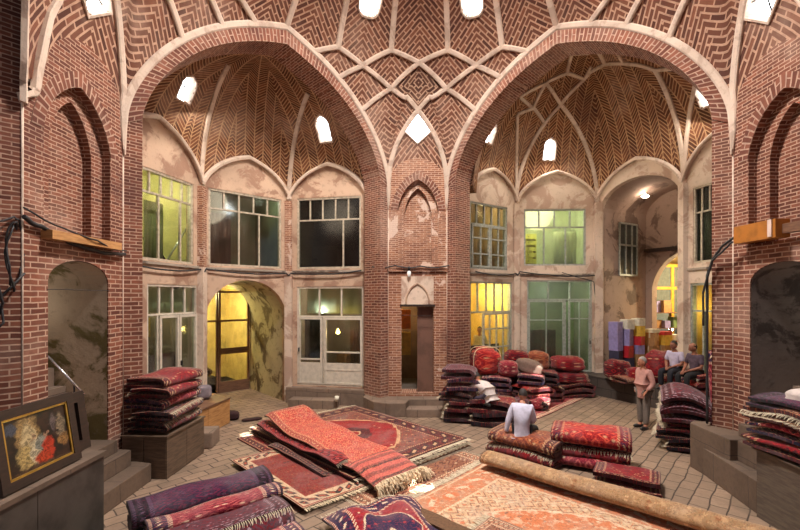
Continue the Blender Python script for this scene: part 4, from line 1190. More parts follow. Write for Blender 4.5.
bundle('rounded magenta rug bundle in the middle of the heap', (3.18, 12.65, .80), .1, .55, .5, .48, R['magenta'])
bundle('grey backed rug parcel lying on the heap', (3.78, 12.75, .88), -.5, .78, .5, .42, BACK['grey'], tilt=(0, .25))
bundle('dark red bundle at the top of the heap under the yellow window', (3.62, 13.45, .86), .2, .8, .6, .62, R['wine'])
bundle('crimson bundle with orange flowers at the top right of the heap', (4.28, 13.45, .84), -.2, .75, .6, .60, R['rust'])
bundle('small pink striped bundle lying low at the front of the heap', (3.08, 11.55, .0), .5, .95, .5, .42, R['lavender'])
bundle('pink rug bundle lying on the runner with a sunlit end', (3.92, 12.02, .03), .7, .8, .42, .32, R['magenta'], tilt=(0, .0))
stack((5.35, 13.72), radians(8), [
    ('crimson folded rug, bottom of the stack by the green lit door', 1.0, 1.15, 4, .075, 'crimson', 'red', 0, False),
    ])
bundle('wine rolled up rug, middle of the stack by the green lit door', (5.38, 13.70, .40), .12, 1.15, .95, .40, R['wine'])
bundle('thick crimson rolled rug, top of the stack by the green lit door', (5.33, 13.72, .79), .05, 1.05, .85, .46, R['crimson'])
flat_rug('crimson runner with cream diamonds lying towards the right bay', (3.55, 11.0), (.685, .728), (-.728, .685), 3.7, 1.25, 0, R['runner'], 'red', t=.015, wav=.008)
# --- left stack on the grey chest
labL = ['lowest', 'second', 'third', 'fourth', 'topmost']
stack((-4.33, 7.98), radians(-4), [('%s folded rug, %s of the stack by the left pier' % (m_, labL[i]), 1.15, .68, n_, t_, m, 'dark', j, fr)
      for i, (m_, m, n_, t_, j, fr) in enumerate([('black and wine', 'wine', 3, .045, 0, True), ('dark wine', 'wine', 3, .04, .8, True), ('red and cream', 'magenta', 3, .045, -.5, False), ('crimson', 'crimson', 2, .05, .4, True), ('bright red', 'crimson', 2, .055, -.6, False)])], z0=.76)
# --- right stack on the plank box
stack((5.36, 5.52), radians(3), [('%s folded rug, %s of the pile on the plank box' % (m_, labL[i]), 1.45, .74, n_, t_, m, bk, j, fr)
      for i, (m_, m, n_, t_, j, fr, bk) in enumerate([('crimson', 'crimson', 3, .045, 0, False, 'red'), ('dark red', 'magenta', 3, .045, .5, False, 'red'), ('orange red', 'rust', 2, .055, -.4, True, 'brown'), ('plum', 'purple', 2, .045, .6, False, 'dark')])], z0=.985)
bundle('white cushion shaped bundle on the rug pile by the right doorway', (5.48, 5.6, 1.63), .2, .5, .7, .26, plain_mat('white_cotton', srgb(200,186,180), .9), name='cushion', cat='cushion')

# ------------------------------------------------------------------ steps, chests, benches
STD = stone_mat('dark_step_stone', (.15,.098,.068), (.05,.035,.03), .9, .6, 0, .006)
struct(block('floor_step_left', [(-4.83, 4.9), (-4.22, 4.9), (-4.22, 7.30), (-4.83, 7.45)], 0, .30, STD))
struct(block('floor_step_left_mid', [(-4.83, 4.95), (-4.50, 4.95), (-4.50, 7.2), (-4.83, 7.25)], .30, .56, STD))
struct(block('floor_step_left_top', [(-5.3, 5.92), (-4.66, 5.92), (-4.66, 7.1), (-5.3, 7.1)], .56, .76, STD, bev=.01))
struct(block('floor_platform_right', [(5.33, 7.9), (5.33, 6.95), (5.81, 6.95), (5.81, 7.45), (5.58, 7.75), (5.75, 7.95), (5.5, 8.05)], 0, .81, STD))
struct(block('floor_step_right', [(5.34, 7.62), (5.12, 6.17), (5.80, 6.17), (5.8, 7.6)], 0, .47, STD))
struct(block('floor_step_right_mid', [(5.46, 7.0), (5.42, 6.17), (5.80, 6.17), (5.8, 7.0)], .47, .80, STD))
struct(block('floor_step_right_top', [(5.62, 7.15), (5.60, 5.85), (6.3, 5.85), (6.3, 7.15)], .81, 1.02, STD))
def chest(name, label, cat, x0, x1, y0, y1, z1, mat, rz=0.0, planks=3, lid=.03, mat2=None, axis='x'):
    cx, cy = (x0+x1)/2, (y0+y1)/2; e = empty(name, (cx, cy, 0), rz); tag(e, label, cat)
    hx, hy = (x1-x0)/2, (y1-y0)/2
    b = MB(); b.box(-hx+.02, hx-.02, -hy+.02, hy-.02, .0, z1-lid); b.build('body', mat, e)
    for i in range(planks):
        p = MB(); a0 = -hy+2*hy*i/planks+.004; a1 = -hy+2*hy*(i+1)/planks-.004
        p.box(hx-.02, hx, a0, a1, .01, z1-lid-.005); p.build('side_plank', mat, e)
    for i in range(2):
        p = MB(); a0 = -hx+2*hx*i/2+.004; a1 = -hx+2*hx*(i+1)/2-.022
        p.box(a0, a1, -hy, -hy+.02, .01, z1-lid-.005); p.build('end_plank', mat, e)
    l = MB(); l.box(-hx-.02, hx+.02, -hy-.02, hy+.02, z1-lid, z1); l.build('lid', mat2 or mat, e); return e
chest('wooden_bench', 'long orange wood counter box below the left shop door', 'bench', -5.15, -4.36, 8.95, 10.75, .64, WD1, radians(-9), 2, .04, WD2)
chest('storage_chest', 'grey panelled chest under the rug stack by the left pier', 'chest', -4.74, -3.95, 7.36, 8.62, .74, wood_mat('grey_board', (.14,.09,.06), (.07,.045,.03)), radians(-3), 2, .03)
tag(block('stone_block', [(-4.35, 8.74), (-3.86, 8.84), (-3.92, 9.36), (-4.38, 9.3)], 0, .33, STP, bev=.03), 'squat pale stone block beside the orange wood counter', 'stone block')
chest('plank_box', 'tall grey plank box carrying the rug pile at the far right', 'box', 5.04, 5.76, 4.3, 6.12, .97, wood_mat('weathered_plank', (.13,.10,.075), (.075,.055,.045)), 0, 5, .02)
chest('metal_cabinet', 'dark metal clad box holding up the framed painting', 'box', -4.75, -3.58, 3.3, 5.2, 1.25, plain_mat('dark_sheet_metal', (.085,.072,.062), .5, .3, var=.5, scale=3), 0, 2, .05, STD)
# framed painting
pe = empty('framed_painting', (-3.68, 4.45, 1.26)); pe.rotation_euler = (radians(0), radians(-9), 0)
tag(pe, 'gold edged dark framed oil painting of robed figures leaning on the left box', 'painting')
W2, H2 = .49, .385
b = MB()
for (a0, a1, z0, z1) in ((-W2, -W2+.09, 0, 2*H2), (W2-.09, W2, 0, 2*H2), (-W2+.09, W2-.09, 0, .09), (-W2+.09, W2-.09, 2*H2-.09, 2*H2)): b.box(-.03, .03, a0, a1, z0, z1)
b.build('frame', WDK, pe)
b = MB(); g0 = .09
for (a0, a1, z0, z1) in ((-W2+g0, -W2+g0+.022, g0, 2*H2-g0), (W2-g0-.022, W2-g0, g0, 2*H2-g0), (-W2+g0, W2-g0, g0, g0+.022), (-W2+g0, W2-g0, 2*H2-g0-.022, 2*H2-g0)): b.box(0, .022, a0, a1, z0, z1)
b.build('gilt_slip', plain_mat('gilt', srgb(190,150,70), .35, .6, var=.3), pe)
def canvas_mat():
    mat, nt, bs = new_mat('painted_canvas'); g = G(nt); o = g.sep(g.uv()); x, y = o[0], o[1]
    n = g.noise(g.comb(x, y), 6, 5, .6, .6); dx = g.m('MULTIPLY', g.m('SUBTRACT', n, .5), .22)
    x = g.m('ADD', x, dx); y = g.m('ADD', y, g.m('MULTIPLY', dx, .8))
    col = g.mix(g.ss(n, .4, .6), (.008,.006,.005), (.03,.012,.008)); n9 = g.noise(g.comb(x, y), 22, 4, .7, 1.0)
    def blob(col, cx, cy, rx, ry, c, soft=.25):
        d = g.m('POWER', g.m('ADD', g.m('POWER', g.m('DIVIDE', g.m('SUBTRACT', x, cx), rx), 2.0), g.m('POWER', g.m('DIVIDE', g.m('SUBTRACT', y, cy), ry), 2.0)), .5)
        return g.mix(g.ss(d, 1+soft, 1-soft), col, g.mix(g.ss(n9, .38, .62), [k*.25 for k in c], [k*.8 for k in c]))
    for a in ((.34,.66,.17,.34,(.42,.26,.10)), (.36,.5,.10,.34,(.66,.50,.26)), (.30,.28,.16,.20,(.60,.42,.16)), (.86,.62,.06,.22,(.30,.22,.14)), (.74,.70,.05,.16,(.14,.10,.10)),
              (.88,.34,.10,.10,(.36,.18,.06)), (.42,.30,.07,.22,(.74,.62,.40)), (.52,.42,.08,.14,(.30,.30,.24)), (.62,.28,.09,.20,(.62,.05,.02)), (.52,.16,.12,.11,(.58,.06,.02)),
              (.60,.54,.035,.05,(.45,.26,.16)), (.40,.56,.035,.05,(.45,.28,.16)), (.12,.80,.08,.10,(.08,.09,.13)), (.5,.04,.5,.05,(.10,.05,.03))): col = blob(col, *a)
    nt.links.new(col, bs.inputs['Base Color']); bs.inputs['Roughness'].default_value = .35; return mat
b = MB(); b.face([(.006, -W2+g0, g0), (.006, W2-g0, g0), (.006, W2-g0, 2*H2-g0), (.006, -W2+g0, 2*H2-g0)], [(0,0),(1,0),(1,1),(0,1)])
b.build('canvas', canvas_mat(), pe)
pe2 = empty('picture_frame', (-3.86, 5.02, 1.26)); pe2.rotation_euler = (0, radians(-8), 0); tag(pe2, 'dark carved frame standing edge on behind the painting', 'picture frame')
b = MB()
for (a0, a1, z0, z1) in ((-.5, -.38, 0, .70), (.18, .30, 0, .70), (-.38, .18, 0, .12), (-.38, .18, .58, .70)): b.box(-.03, .04, a0, a1, z0, z1)
b.build('frame', WDK, pe2); b = MB(); b.box(-.02, .0, -.38, .18, .12, .58); b.build('canvas', plain_mat('dark_canvas', (.03,.02,.018), .4), pe2)
# handrail at the left stair
hr = empty('handrail', (-4.86, 5.93, 2.2)); tag(hr, 'silver metal handrail slanting down out of the left doorway', 'handrail')
b = MB(); b.rod((0, 0, .10), (.42, .12, -.46), .016); b.build('rail', plain_mat('bright_steel', (.75,.75,.78), .25, .9, var=.1), hr)
b = MB(); b.rod((.30, .09, -.30), (.30, .09, -1.42), .012); b.build('post', IRON, hr)
# ------------------------------------------------------------------ people
def skin_bm(nodes, edges, root, sub=2):
    """nodes: name -> (vector, radius)"""
    names = list(nodes); ix = {n: i for i, n in enumerate(names)}
    me = bpy.data.meshes.new('t'); me.from_pydata([tuple(nodes[n][0]) for n in names], [(ix[a], ix[b]) for a, b in edges], [])
    o = bpy.data.objects.new('t', me); COL.objects.link(o)
    md = o.modifiers.new('s', 'SKIN'); md.use_smooth_shade = True
    for i, n in enumerate(names):
        r = nodes[n][1]; sv = me.skin_vertices[0].data[i]; sv.radius = (r, r) if not isinstance(r, tuple) else r; sv.use_root = (n == root)
    if sub: m2 = o.modifiers.new('b', 'SUBSURF'); m2.levels = sub; m2.render_levels = sub
    dg = bpy.context.evaluated_depsgraph_get(); ev = o.evaluated_get(dg); em = ev.to_mesh()
    bm = bmesh.new(); bm.from_mesh(em); ev.to_mesh_clear(); bpy.data.objects.remove(o); bpy.data.meshes.remove(me)
    for f in bm.faces: f.smooth = True
    return bm
def obj_bm(name, bm, mats, parent):
    me = bpy.data.meshes.new(name); bm.to_mesh(me); bm.free()
    for m in mats: me.materials.append(m)
    o = bpy.data.objects.new(name, me); COL.objects.link(o); o.parent = parent; return o
def ell(bm, c, rx, ry, rz, M=None, f=None, seg=16):
    r = bmesh.ops.create_uvsphere(bm, u_segments=seg, v_segments=max(8, seg*3//4), radius=1)
    for v in r['verts']:
        p = v.co.copy()
        if f: p = f(p)
        p = Vector((p.x*rx, p.y*ry, p.z*rz))
        v.co = (M @ p if M else p)+Vector(c)
    for fa in {q for v in r['verts'] for q in v.link_faces}: fa.smooth = True
SKN1 = plain_mat('skin_tan', srgb(176,118,92), .55, var=.12); SKN2 = plain_mat('skin_dark_tan', srgb(150,96,74), .55, var=.12)
HAIRG = plain_mat('grey_hair', srgb(150,140,132), .8, var=.3, scale=60); HAIRD = plain_mat('dark_hair', srgb(40,30,28), .7, var=.3, scale=60)
EYEM = plain_mat('eye_dark', (.02,.015,.012), .2); SHOE = plain_mat('black_shoe', (.02,.018,.018), .4)
def person(label, loc, rz, J, shirt, trousers, skin, hair, sleeve=1.0, bald=False, look=(0, 1, 0), tail=.12, hs=1.0, wide=1.0):
    e = empty('person', loc, rz); tag(e, label, 'person')
    V_ = {k: Vector(v) for k, v in J.items()}
    r = dict(pel=.12, bel=.115, che=.125, nek=.05, hed=.05, ls=.065, rs=.065, le=.042, re=.042, lw=.028, rw=.028, lh=.095, rh=.095, lk=.062, rk=.062, la=.042, ra=.042, lt=.032, rt=.032)
    nodes = {k: (V_[k], r[k]) for k in r}
    ed = [('pel','bel'),('bel','che'),('che','nek'),('nek','hed'),('che','ls'),('ls','le'),('le','lw'),('che','rs'),('rs','re'),('re','rw'),
          ('pel','lh'),('lh','lk'),('lk','la'),('la','lt'),('pel','rh'),('rh','rk'),('rk','ra'),('ra','rt')]
    bm = skin_bm(nodes, ed, 'pel')
    lk = Vector(look).normalized(); up = (V_['hed']-V_['nek']).normalized(); sd = lk.cross(up).normalized(); up = sd.cross(lk).normalized()
    HM = Matrix((sd, lk, up)).transposed(); hc = V_['hed']+up*.085
    def hf(p):
        if p.z < 0: p = Vector((p.x*(1-.28*p.z*p.z), p.y*(1-.12*p.z*p.z), p.z))
        if p.y > .8 and abs(p.z-.12) < .12 and abs(p.x) > .15: p.y -= .06
        return p
    ell(bm, hc, .076*hs, .096*hs, .118*hs, HM, hf, 20)
    ell(bm, hc+HM@Vector((0, .100, -.018)), .014, .022, .026, HM, None, 8)          # nose
    ell(bm, hc+HM@Vector((0, .088, -.062)), .026, .012, .009, HM, None, 8)          # lips
    for s in (-1, 1): ell(bm, hc+HM@Vector((s*.078, -.005, -.005)), .012, .022, .032, HM, None, 8)
    # hands: palm, four fingers and a thumb, curled
    for a, b, s in (('le', 'lw', -1), ('re', 'rw', 1)):
        d = (V_[b]-V_[a]).normalized(); q = d.cross(Vector((0, 0, 1))); q = q.normalized() if q.length > .1 else Vector((1, 0, 0)); n = d.cross(q)
        w0 = V_[b]; hn = {'w': (w0-d*.01, .024), 'p': (w0+d*.045, (.030))}; he = [('w', 'p')]
        for i, (o_, l) in enumerate(((-.030, .068), (-.010, .078), (.010, .073), (.028, .058))):
            k = w0+d*.082+q*o_; hn['k%d' % i] = (k, .0105); hn['m%d' % i] = (k+d*l*.5+n*.012, .009); hn['t%d' % i] = (k+d*l*.8+n*.036, .007)
            he += [('p', 'k%d' % i), ('k%d' % i, 'm%d' % i), ('m%d' % i, 't%d' % i)]
        hn['h0'] = (w0+d*.035-q*.034*s, .012); hn['h1'] = (w0+d*.068-q*.055*s+n*.01, .009); he += [('p', 'h0'), ('h0', 'h1')]
        hb = skin_bm(hn, he, 'w', 1); tmp = bpy.data.meshes.new('t'); hb.to_mesh(tmp); hb.free(); bm.from_mesh(tmp); bpy.data.meshes.remove(tmp)
    obj_bm('body', bm, [skin], e)
    for s in (-1, 1):
        eb = bmesh.new(); ell(eb, hc+HM@Vector((s*.030, .083, .008)), .011, .010, .007, HM, None, 8); obj_bm('eye', eb, [EYEM], e)
    # hair
    hb = bmesh.new(); ell(hb, hc+HM@Vector((0, -.012, .016)), .083*hs, .100*hs, .116*hs, HM, None, 18)
    inv = HM.transposed(); kill = []
    for v in hb.verts:
        p = inv @ (v.co-hc)
        if p.z < -.035-.25*p.y*.3 or (p.y > .035 and p.z < .062) or (p.y > -.01 and p.z < .01) or (bald and p.z > .075): kill.append(v)
    bmesh.ops.delete(hb, geom=kill, context='VERTS'); obj_bm('hair', hb, [hair], e)
    # shirt
    L = lambda a, b, t: V_[a].lerp(V_[b], t)
    sn = {'hem': (V_['pel']-(V_['bel']-V_['pel']).normalized()*tail, .185), 'pel': (V_['pel'], .158), 'bel': (V_['bel'], .145*wide), 'che': (V_['che'], .150*wide), 'nek': (L('che', 'nek', .72), .072)}
    se = [('hem', 'pel'), ('pel', 'bel'), ('bel', 'che'), ('che', 'nek')]
    for s in 'lr':
        sn[s+'s'] = (V_[s+'s'], .080); sn[s+'e'] = (V_[s+'e'], .060); se += [('che', s+'s'), (s+'s', s+'e')]
        if sleeve > .5: sn[s+'w'] = (L(s+'e', s+'w', .88), .043); se.append((s+'e', s+'w'))
        else: sn[s+'e'] = (L(s+'s', s+'e', .85), .064)
    obj_bm('shirt', skin_bm(sn, se, 'pel'), [shirt], e)
    tn = {'pel': (V_['pel'], .132)}; te = []
    for s in 'lr':
        tn[s+'h'] = (V_[s+'h'], .106); tn[s+'k'] = (V_[s+'k'], .080); tn[s+'a'] = (L(s+'k', s+'a', .95), .066); te += [('pel', s+'h'), (s+'h', s+'k'), (s+'k', s+'a')]
    obj_bm('trousers', skin_bm(tn, te, 'pel'), [trousers], e)
    for s in 'lr':
        sb = bmesh.new(); d = (V_[s+'t']-V_[s+'a']); d.z = 0; d.normalize(); q = Vector((-d.y, d.x, 0)); M = Matrix((q, d, Vector((0, 0, 1)))).transposed()
        c = V_[s+'a']+d*.06; c.z = V_[s+'t'].z+.005; ell(sb, c, .046, .135, .048, M, lambda p: Vector((p.x, p.y, max(p.z, -.75))), 12); obj_bm('shoe', sb, [SHOE], e)
    return e
def stand(**k):
    J = dict(pel=(0,0,.92), bel=(0,.01,1.06), che=(0,0,1.26), nek=(0,.01,1.43), hed=(0,.04,1.50), ls=(-.17,0,1.36), rs=(.17,0,1.36), le=(-.23,-.03,1.10), re=(.23,-.03,1.10),
             lw=(-.22,.06,.87), rw=(.22,.06,.87), lh=(-.09,0,.86), rh=(.09,0,.86), lk=(-.10,.02,.47), rk=(.10,.02,.47), la=(-.11,0,.09), ra=(.11,0,.09), lt=(-.12,.13,.04), rt=(.12,.13,.04))
    J.update(k); return J
def sit(h=.45, **k):
    """seat at height 0 of the local frame is h above the feet"""
    J = dict(pel=(0,0,h+.12), bel=(0,.0,h+.28), che=(0,.03,h+.46), nek=(0,.06,h+.63), hed=(0,.10,h+.70), ls=(-.17,.04,h+.56), rs=(.17,.04,h+.56), le=(-.22,.08,h+.30), re=(.22,.08,h+.30),
             lw=(-.12,.30,h+.20), rw=(.12,.30,h+.20), lh=(-.09,.06,h+.10), rh=(.09,.06,h+.10), lk=(-.13,.45,h+.09), rk=(.13,.45,h+.09), la=(-.13,.46,.09), ra=(.13,.42,.09), lt=(-.14,.60,.04), rt=(.14,.56,.04))
    J.update(k); return J
cl = lambda n, c, v=.2: plain_mat(n, c, .85, var=v, scale=12, bump=.4)
person('man in a salmon shirt and grey trousers standing by the mauve rug stack', (5.80, 10.22, 0), radians(100), stand(re=(.27,-.14,1.10), rw=(.20,.02,.95), le=(-.24,-.05,1.10), lw=(-.2,.1,.92), hed=(0,.05,1.50), lt=(-.13,.13,.04), la=(-.11,.04,.09)),
       cl('salmon_shirt', srgb(186,136,126)), cl('grey_trousers', srgb(112,100,92)), SKN1, HAIRG, 1.0, look=(.15, 1, -.08), tail=.2)
person('man in a lilac white shirt sitting with his back turned on the rug stack', (2.36, 8.32, ZS-.47), radians(-20), sit(.47, che=(0,.05,.47+.46), hed=(0,.16,.47+.68), nek=(0,.11,.47+.62), lw=(-.30,-.02,.50), le=(-.26,-.02,.47+.28), rk=(.22,.42,.55), lk=(-.05,.44,.55), la=(.0,.46,.16), ra=(.26,.44,.16), lt=(.02,.6,.12), rt=(.28,.58,.12)),
       cl('lilac_shirt', srgb(200,198,218)), cl('black_trousers', srgb(30,28,34)), SKN1, HAIRD, 1.0, look=(-.1, 1, -.35), wide=1.16)
person('man in a pale lilac short sleeved shirt sitting on rugs beside the passage', (7.52, 11.72, .62), radians(115), sit(.42, lw=(-.05,.30,.62), rw=(.05,.32,.62)), cl('pale_lilac_shirt', srgb(190,180,204)), cl('navy_trousers', srgb(28,26,36)), SKN2, HAIRD, .3, look=(.2, 1, -.15))
person('man in a dark checked shirt sitting on rugs at the passage corner', (7.66, 11.12, .62), radians(105), sit(.42, lw=(.0,.30,.60), rw=(.08,.34,.60)), cl('dark_checked_shirt', srgb(88,70,84), .5), cl('charcoal_trousers', srgb(24,22,26)), SKN2, HAIRD, .3, look=(.3, 1, -.25), bald=True)
hz = .50
person('person in a greyish white shirt crouching on the rugs by the centre pier', (2.12, 10.50, .50), radians(28), dict(pel=(0,-.10,.22), bel=(0,-.02,.34), che=(0,.16,.46), nek=(0,.30,.52), hed=(0,.36,.54), ls=(-.18,.20,.46), rs=(.18,.20,.46), le=(-.22,.40,.34), re=(.22,.40,.34),
       lw=(-.14,.58,.20), rw=(.14,.58,.20), lh=(-.10,-.06,.18), rh=(.10,-.06,.18), lk=(-.17,.28,.10), rk=(.17,.28,.10), la=(-.14,-.12,.07), ra=(.14,-.12,.07), lt=(-.14,-.24,.05), rt=(.14,-.24,.05)),
       cl('greyish_white_shirt', srgb(206,192,188)), cl('purple_grey_trousers', srgb(64,54,70)), SKN1, HAIRD, 1.0, look=(0, .7, -.5), tail=.03)
stack((7.62, 11.80), radians(25), [('patterned red rug, seat of the man in the pale lilac shirt', .7, .6, 4, .09, 'magenta', 'red', 0, True)], z0=.61)
stack((7.72, 11.14), radians(8), [('patterned red rug, seat of the man in the checked shirt', .6, .55, 4, .09, 'red', 'red', 0, True)], z0=.61)

# ------------------------------------------------------------------ beams, cables, lamps
def thing(mb, name, mat, label, cat, group=None): return tag(mb.build(name, mat), label, cat, group)
ML, MR = fmat(LN, LF), fmat(RF, RN)
thing(MB().box(.28, 1.72, -.16, .0, 3.90, 4.02, ML), 'wooden_beam', WD1, 'long orange wooden beam fixed over the left stair doorway', 'beam')
lb = empty('lamp_box', (0, 0, 0)); tag(lb, 'orange brown box with a bright band hung over the right doorway', 'lamp box')
b = MB(); b.box(.32, 1.12, -.24, -.02, 4.00, 4.28, MR); b.build('housing', plain_mat('ochre_metal', srgb(178,112,44), .45, .2, var=.35, scale=5), lb)
b = MB(); b.box(1.0, 1.07, -.26, -.245, 4.02, 4.28, MR); b.build('band', plain_mat('bright_band', srgb(214,190,180), .3), lb)
b = MB(); b.box(1.12, 1.9, -.14, -.02, 4.06, 4.20, MR); b.build('rail', WD2, lb)
def cable(label, pts, r=.018, sag=.05, n=8, seed=1):
    rnd = random.Random(seed); P = []
    for a, b_ in zip(pts, pts[1:]):
        a, b_ = Vector(a), Vector(b_)
        for i in range(n):
            t = i/n; p = a.lerp(b_, t); p.z -= sag*4*t*(1-t); p.z += rnd.uniform(-.008, .008); P.append(p)
    P.append(Vector(pts[-1])); mb = MB(); tube(mb, P, r); return thing(mb, 'cable', CAB, label, 'cable')
off = lambda M, s, z, y=-.06: tuple(M @ Vector((s, y, z)))
M1, M2_, M3_ = f1['M'], f2['M'], f3['M']
cable('black cable bundle sagging across the left pier above the doorway', [off(ML, -.05, 4.14), off(ML, .25, 4.05), off(ML, 1.0, 3.86), off(ML, 1.95, 3.86)], .03, .03)
cable('second thin cable stretched over the left pier to the bay', [off(ML, -.05, 4.24), off(ML, 1.1, 3.98, -.19), off(ML, 2.0, 3.92)], .012, .04, seed=2)
cable('cable running below the upper windows of the left bay', [off(M1, .9, 3.80, -.09), off(M1, 2.9, 3.84, -.09), off(M2_, .1, 3.86, -.1), off(M2_, 2.4, 3.84, -.1), off(M3_, .1, 3.84, -.1), off(M3_, 2.3, 3.90, -.1)], .022, .07, seed=3)
cable('cable strung across the centre pier over the door', [off(MC, -.45, 3.98, -.02), off(MC, .2, 4.0, -.1), off(MC, .9, 3.98, -.1), off(MC, 1.7, 4.0, -.1)], .02, .05, seed=4)
G1, G2, G4 = g1['M'], g2['M'], g4['M']
cable('cable running under the upper windows of the right bay', [off(G1, .3, 3.92, -.1), off(G1, 2.2, 3.92, -.1), off(G2, .1, 4.0, -.1), off(G2, 2.6, 3.86, -.1)], .022, .08, seed=5)
cable('drooping cable on the plaster post of the right bay', [off(G2, 1.5, 3.95, -.12), off(G2, 2.55, 3.65, -.12), off(G2, 2.65, 2.6, -.12)], .015, .0, seed=6)
cable('thick black cable curving up the edge of the right pier', [(5.60, 7.20, 4.12), (5.58, 7.45, 4.0), (5.55, 7.62, 3.8), (5.50, 7.70, 3.5), (5.50, 7.70, 2.4), (5.50, 7.70, .85)], .022, .0, seed=7)
cable('second black cable hanging beside the right pier', [(5.60, 7.24, 4.05), (5.50, 7.58, 3.75), (5.44, 7.72, 3.2), (5.46, 7.74, 2.6)], .018, .0, seed=8)
loop = lambda cx, cz, rx, rz, n, k=0: [(-4.86+.03*sin(i*1.3+k), 5.42+rx*sin(2*pi*i/16)*(1+.2*sin(i*.7+k)), cz+rz*cos(2*pi*i/16)*(1+.12*cos(i*.5+k))) for i in range(n)]
cable('tangled cable loop hanging on the far left pier edge', [(-4.95, 5.2, 4.0)]+loop(0, 3.65, .09, .42, 34), .013, .0, n=3, seed=9)
cable('dark cable looped low on the near left jamb', [(-5.2, 5.0, 3.2)]+[(-5.0+.1*sin(i), 5.22+.11*sin(2*pi*i/12), 3.0+.28*cos(2*pi*i/12+.2*i)) for i in range(24)]+[(-4.8, 5.5, 3.42)], .015, .0, n=3, seed=10)
cable('thin wire stretched across the left stair doorway', [off(ML, .38, 3.22, -.01), off(ML, 1.64, 3.22, -.01)], .006, .0, seed=11)
cable('thin wire stretched between the centre door and the right bay', [off(MC, .35, 2.62, -.03), off(MC, 1.3, 2.6, -.03)], .006, .0, seed=12)
def wall_lamp(label, p, s=.05):
    e = empty('wall_lamp', p); tag(e, label, 'lamp'); b = MB(); b.lathe([(0, .12), (s*.6, .11), (s*.7, .0), (s*.2, 0)], n=12); b.build('socket', IRON, e)
    b = MB(); b.lathe([(s*.3, 0), (s, -.03), (s*1.1, -.10), (s*.6, -.16), (0, -.175)], n=14); b.build('bulb', plain_mat('white_glass', srgb(225,225,220), .2, emit=.4), e); return e
wall_lamp('small white bulb lamp hung over the plaster head of the centre door', off(MC, .58, 3.86, -.1))
def bulb(label, p, strength, col, power, drop=.6, r=.045, plc=None):
    e = empty('hanging_bulb', p); tag(e, label, 'light bulb'); b = MB(); b.rod((0, 0, .08), (0, 0, .08+drop), .006); b.build('cord', CAB, e)
    b = MB(); b.lathe([(.018, .10), (.02, .05), (r, .0), (r*.9, -.03), (r*.5, -.055), (0, -.06)], n=14); b.build('bulb', emit_mat('bulb_glow', col, strength), e)
    l = bpy.data.lights.new('bulb_light', 'POINT'); l.energy = power; l.color = col; l.shadow_soft_size = .05; o = bpy.data.objects.new('bulb_light', l); COL.objects.link(o); o.location = Vector(p)+Vector((0, -.12, -.02))
def ray(px, py, Y): return Vector(((px-400)/F*Y, Y, EYE+(HOR-py)/F*Y))
bulb('bright orange glowing bulb behind the glazed centre left door', ray(338, 332, 13.3), 60, (1, .62, .18), 14, .9, .06)
bulb('white glowing bulb behind the transom of the centre left door', ray(323, 311, 13.4), 40, (.9, .95, 1), 8, .5, .045)
bulb('glowing white lamp over the goods in the lane behind the right passage', ray(671, 329, 17.5), 60, (.9, 1, .95), 12, .5, .09)
bulb('glowing ceiling lamp under the vault of the right passage', ray(645, 196, 14.6), 30, (1, .8, .6), 12, .05, .12)
bulb('green white lamp near the shelves behind the right bay door', ray(611, 324, 15.6), 20, (.9, 1, .9), 4, .4, .05)

# ------------------------------------------------------------------ what stands inside the rooms
def crate(label, p, sx, sy, sz, mat, rz=0, name='cardboard_box', cat='box', flap=True, group=None):
    e = empty(name, p, rz); tag(e, label, cat, group); b = MB().box(-sx/2, sx/2, -sy/2, sy/2, 0, sz)
    b.build('body', mat, e)
    if flap: b = MB(); b.box(-sx/2-.002, sx/2+.002, -.025, .025, sz*.6, sz+.003); b.build('tape', FRM, e)
    return e
CRD = plain_mat('cardboard', srgb(168,124,80), .8, var=.25); BLU = plain_mat('lilac_plastic', srgb(150,140,190), .5); WHT = plain_mat('white_plastic', srgb(220,214,196), .5)
REDP = plain_mat('red_plastic', srgb(190,40,50), .45); GRN = plain_mat('green_plastic', srgb(120,140,90), .5); YEL = plain_mat('yellow_plastic', srgb(220,180,70), .5)
def pw(M, s, y, z): return M @ Vector((s, y, z))
# stall of goods inside the passage
goods = []
rnd = random.Random(11)
pal = [(CRD, 'brown cardboard'), (WHT, 'white'), (BLU, 'lilac'), (REDP, 'red'), (YEL, 'yellow'), (GRN, 'green')]
DBL = plain_mat('dark_blue_cloth', srgb(52,48,72), .8)
piles = [('far left pile by the passage wall', 616, 14.35, .34, [(.75, DBL, 'dark blue bale'), (.45, BLU, 'pale lilac bale'), (.5, BLU, 'lilac parcel')]),
         ('second pile from the passage wall', 627, 14.5, .34, [(.5, DBL, 'navy bale'), (.4, REDP, 'maroon box'), (.55, BLU, 'lilac box'), (.32, WHT, 'white box')]),
         ('third pile from the passage wall', 638, 14.65, .32, [(.6, CRD, 'brown carton'), (.3, BLU, 'lilac packet'), (.3, REDP, 'red packet'), (.35, YEL, 'yellow packet'), (.25, WHT, 'white packet')]),
         ('carton pile in the middle of the passage', 652, 14.9, .42, [(.35, GRN, 'grey green crate'), (.5, CRD, 'large brown carton'), (.45, CRD, 'upper brown carton'), (.12, WHT, 'flat white box')]),
         ('pile right of the cartons', 664, 15.1, .38, [(.45, WHT, 'cream sack'), (.4, CRD, 'brown carton'), (.35, YEL, 'yellow box'), (.12, REDP, 'flat red box')]),
         ('pile right of the yellow box', 675, 15.3, .36, [(.4, YEL, 'yellow sack'), (.35, WHT, 'white carton'), (.25, REDP, 'red carton'), (.2, WHT, 'small white carton')]),
         ('rightmost pile of the passage', 685, 15.5, .36, [(.6, WHT, 'tall white sack'), (.3, YEL, 'yellow carton'), (.3, GRN, 'green carton'), (.2, REDP, 'red tin')])]
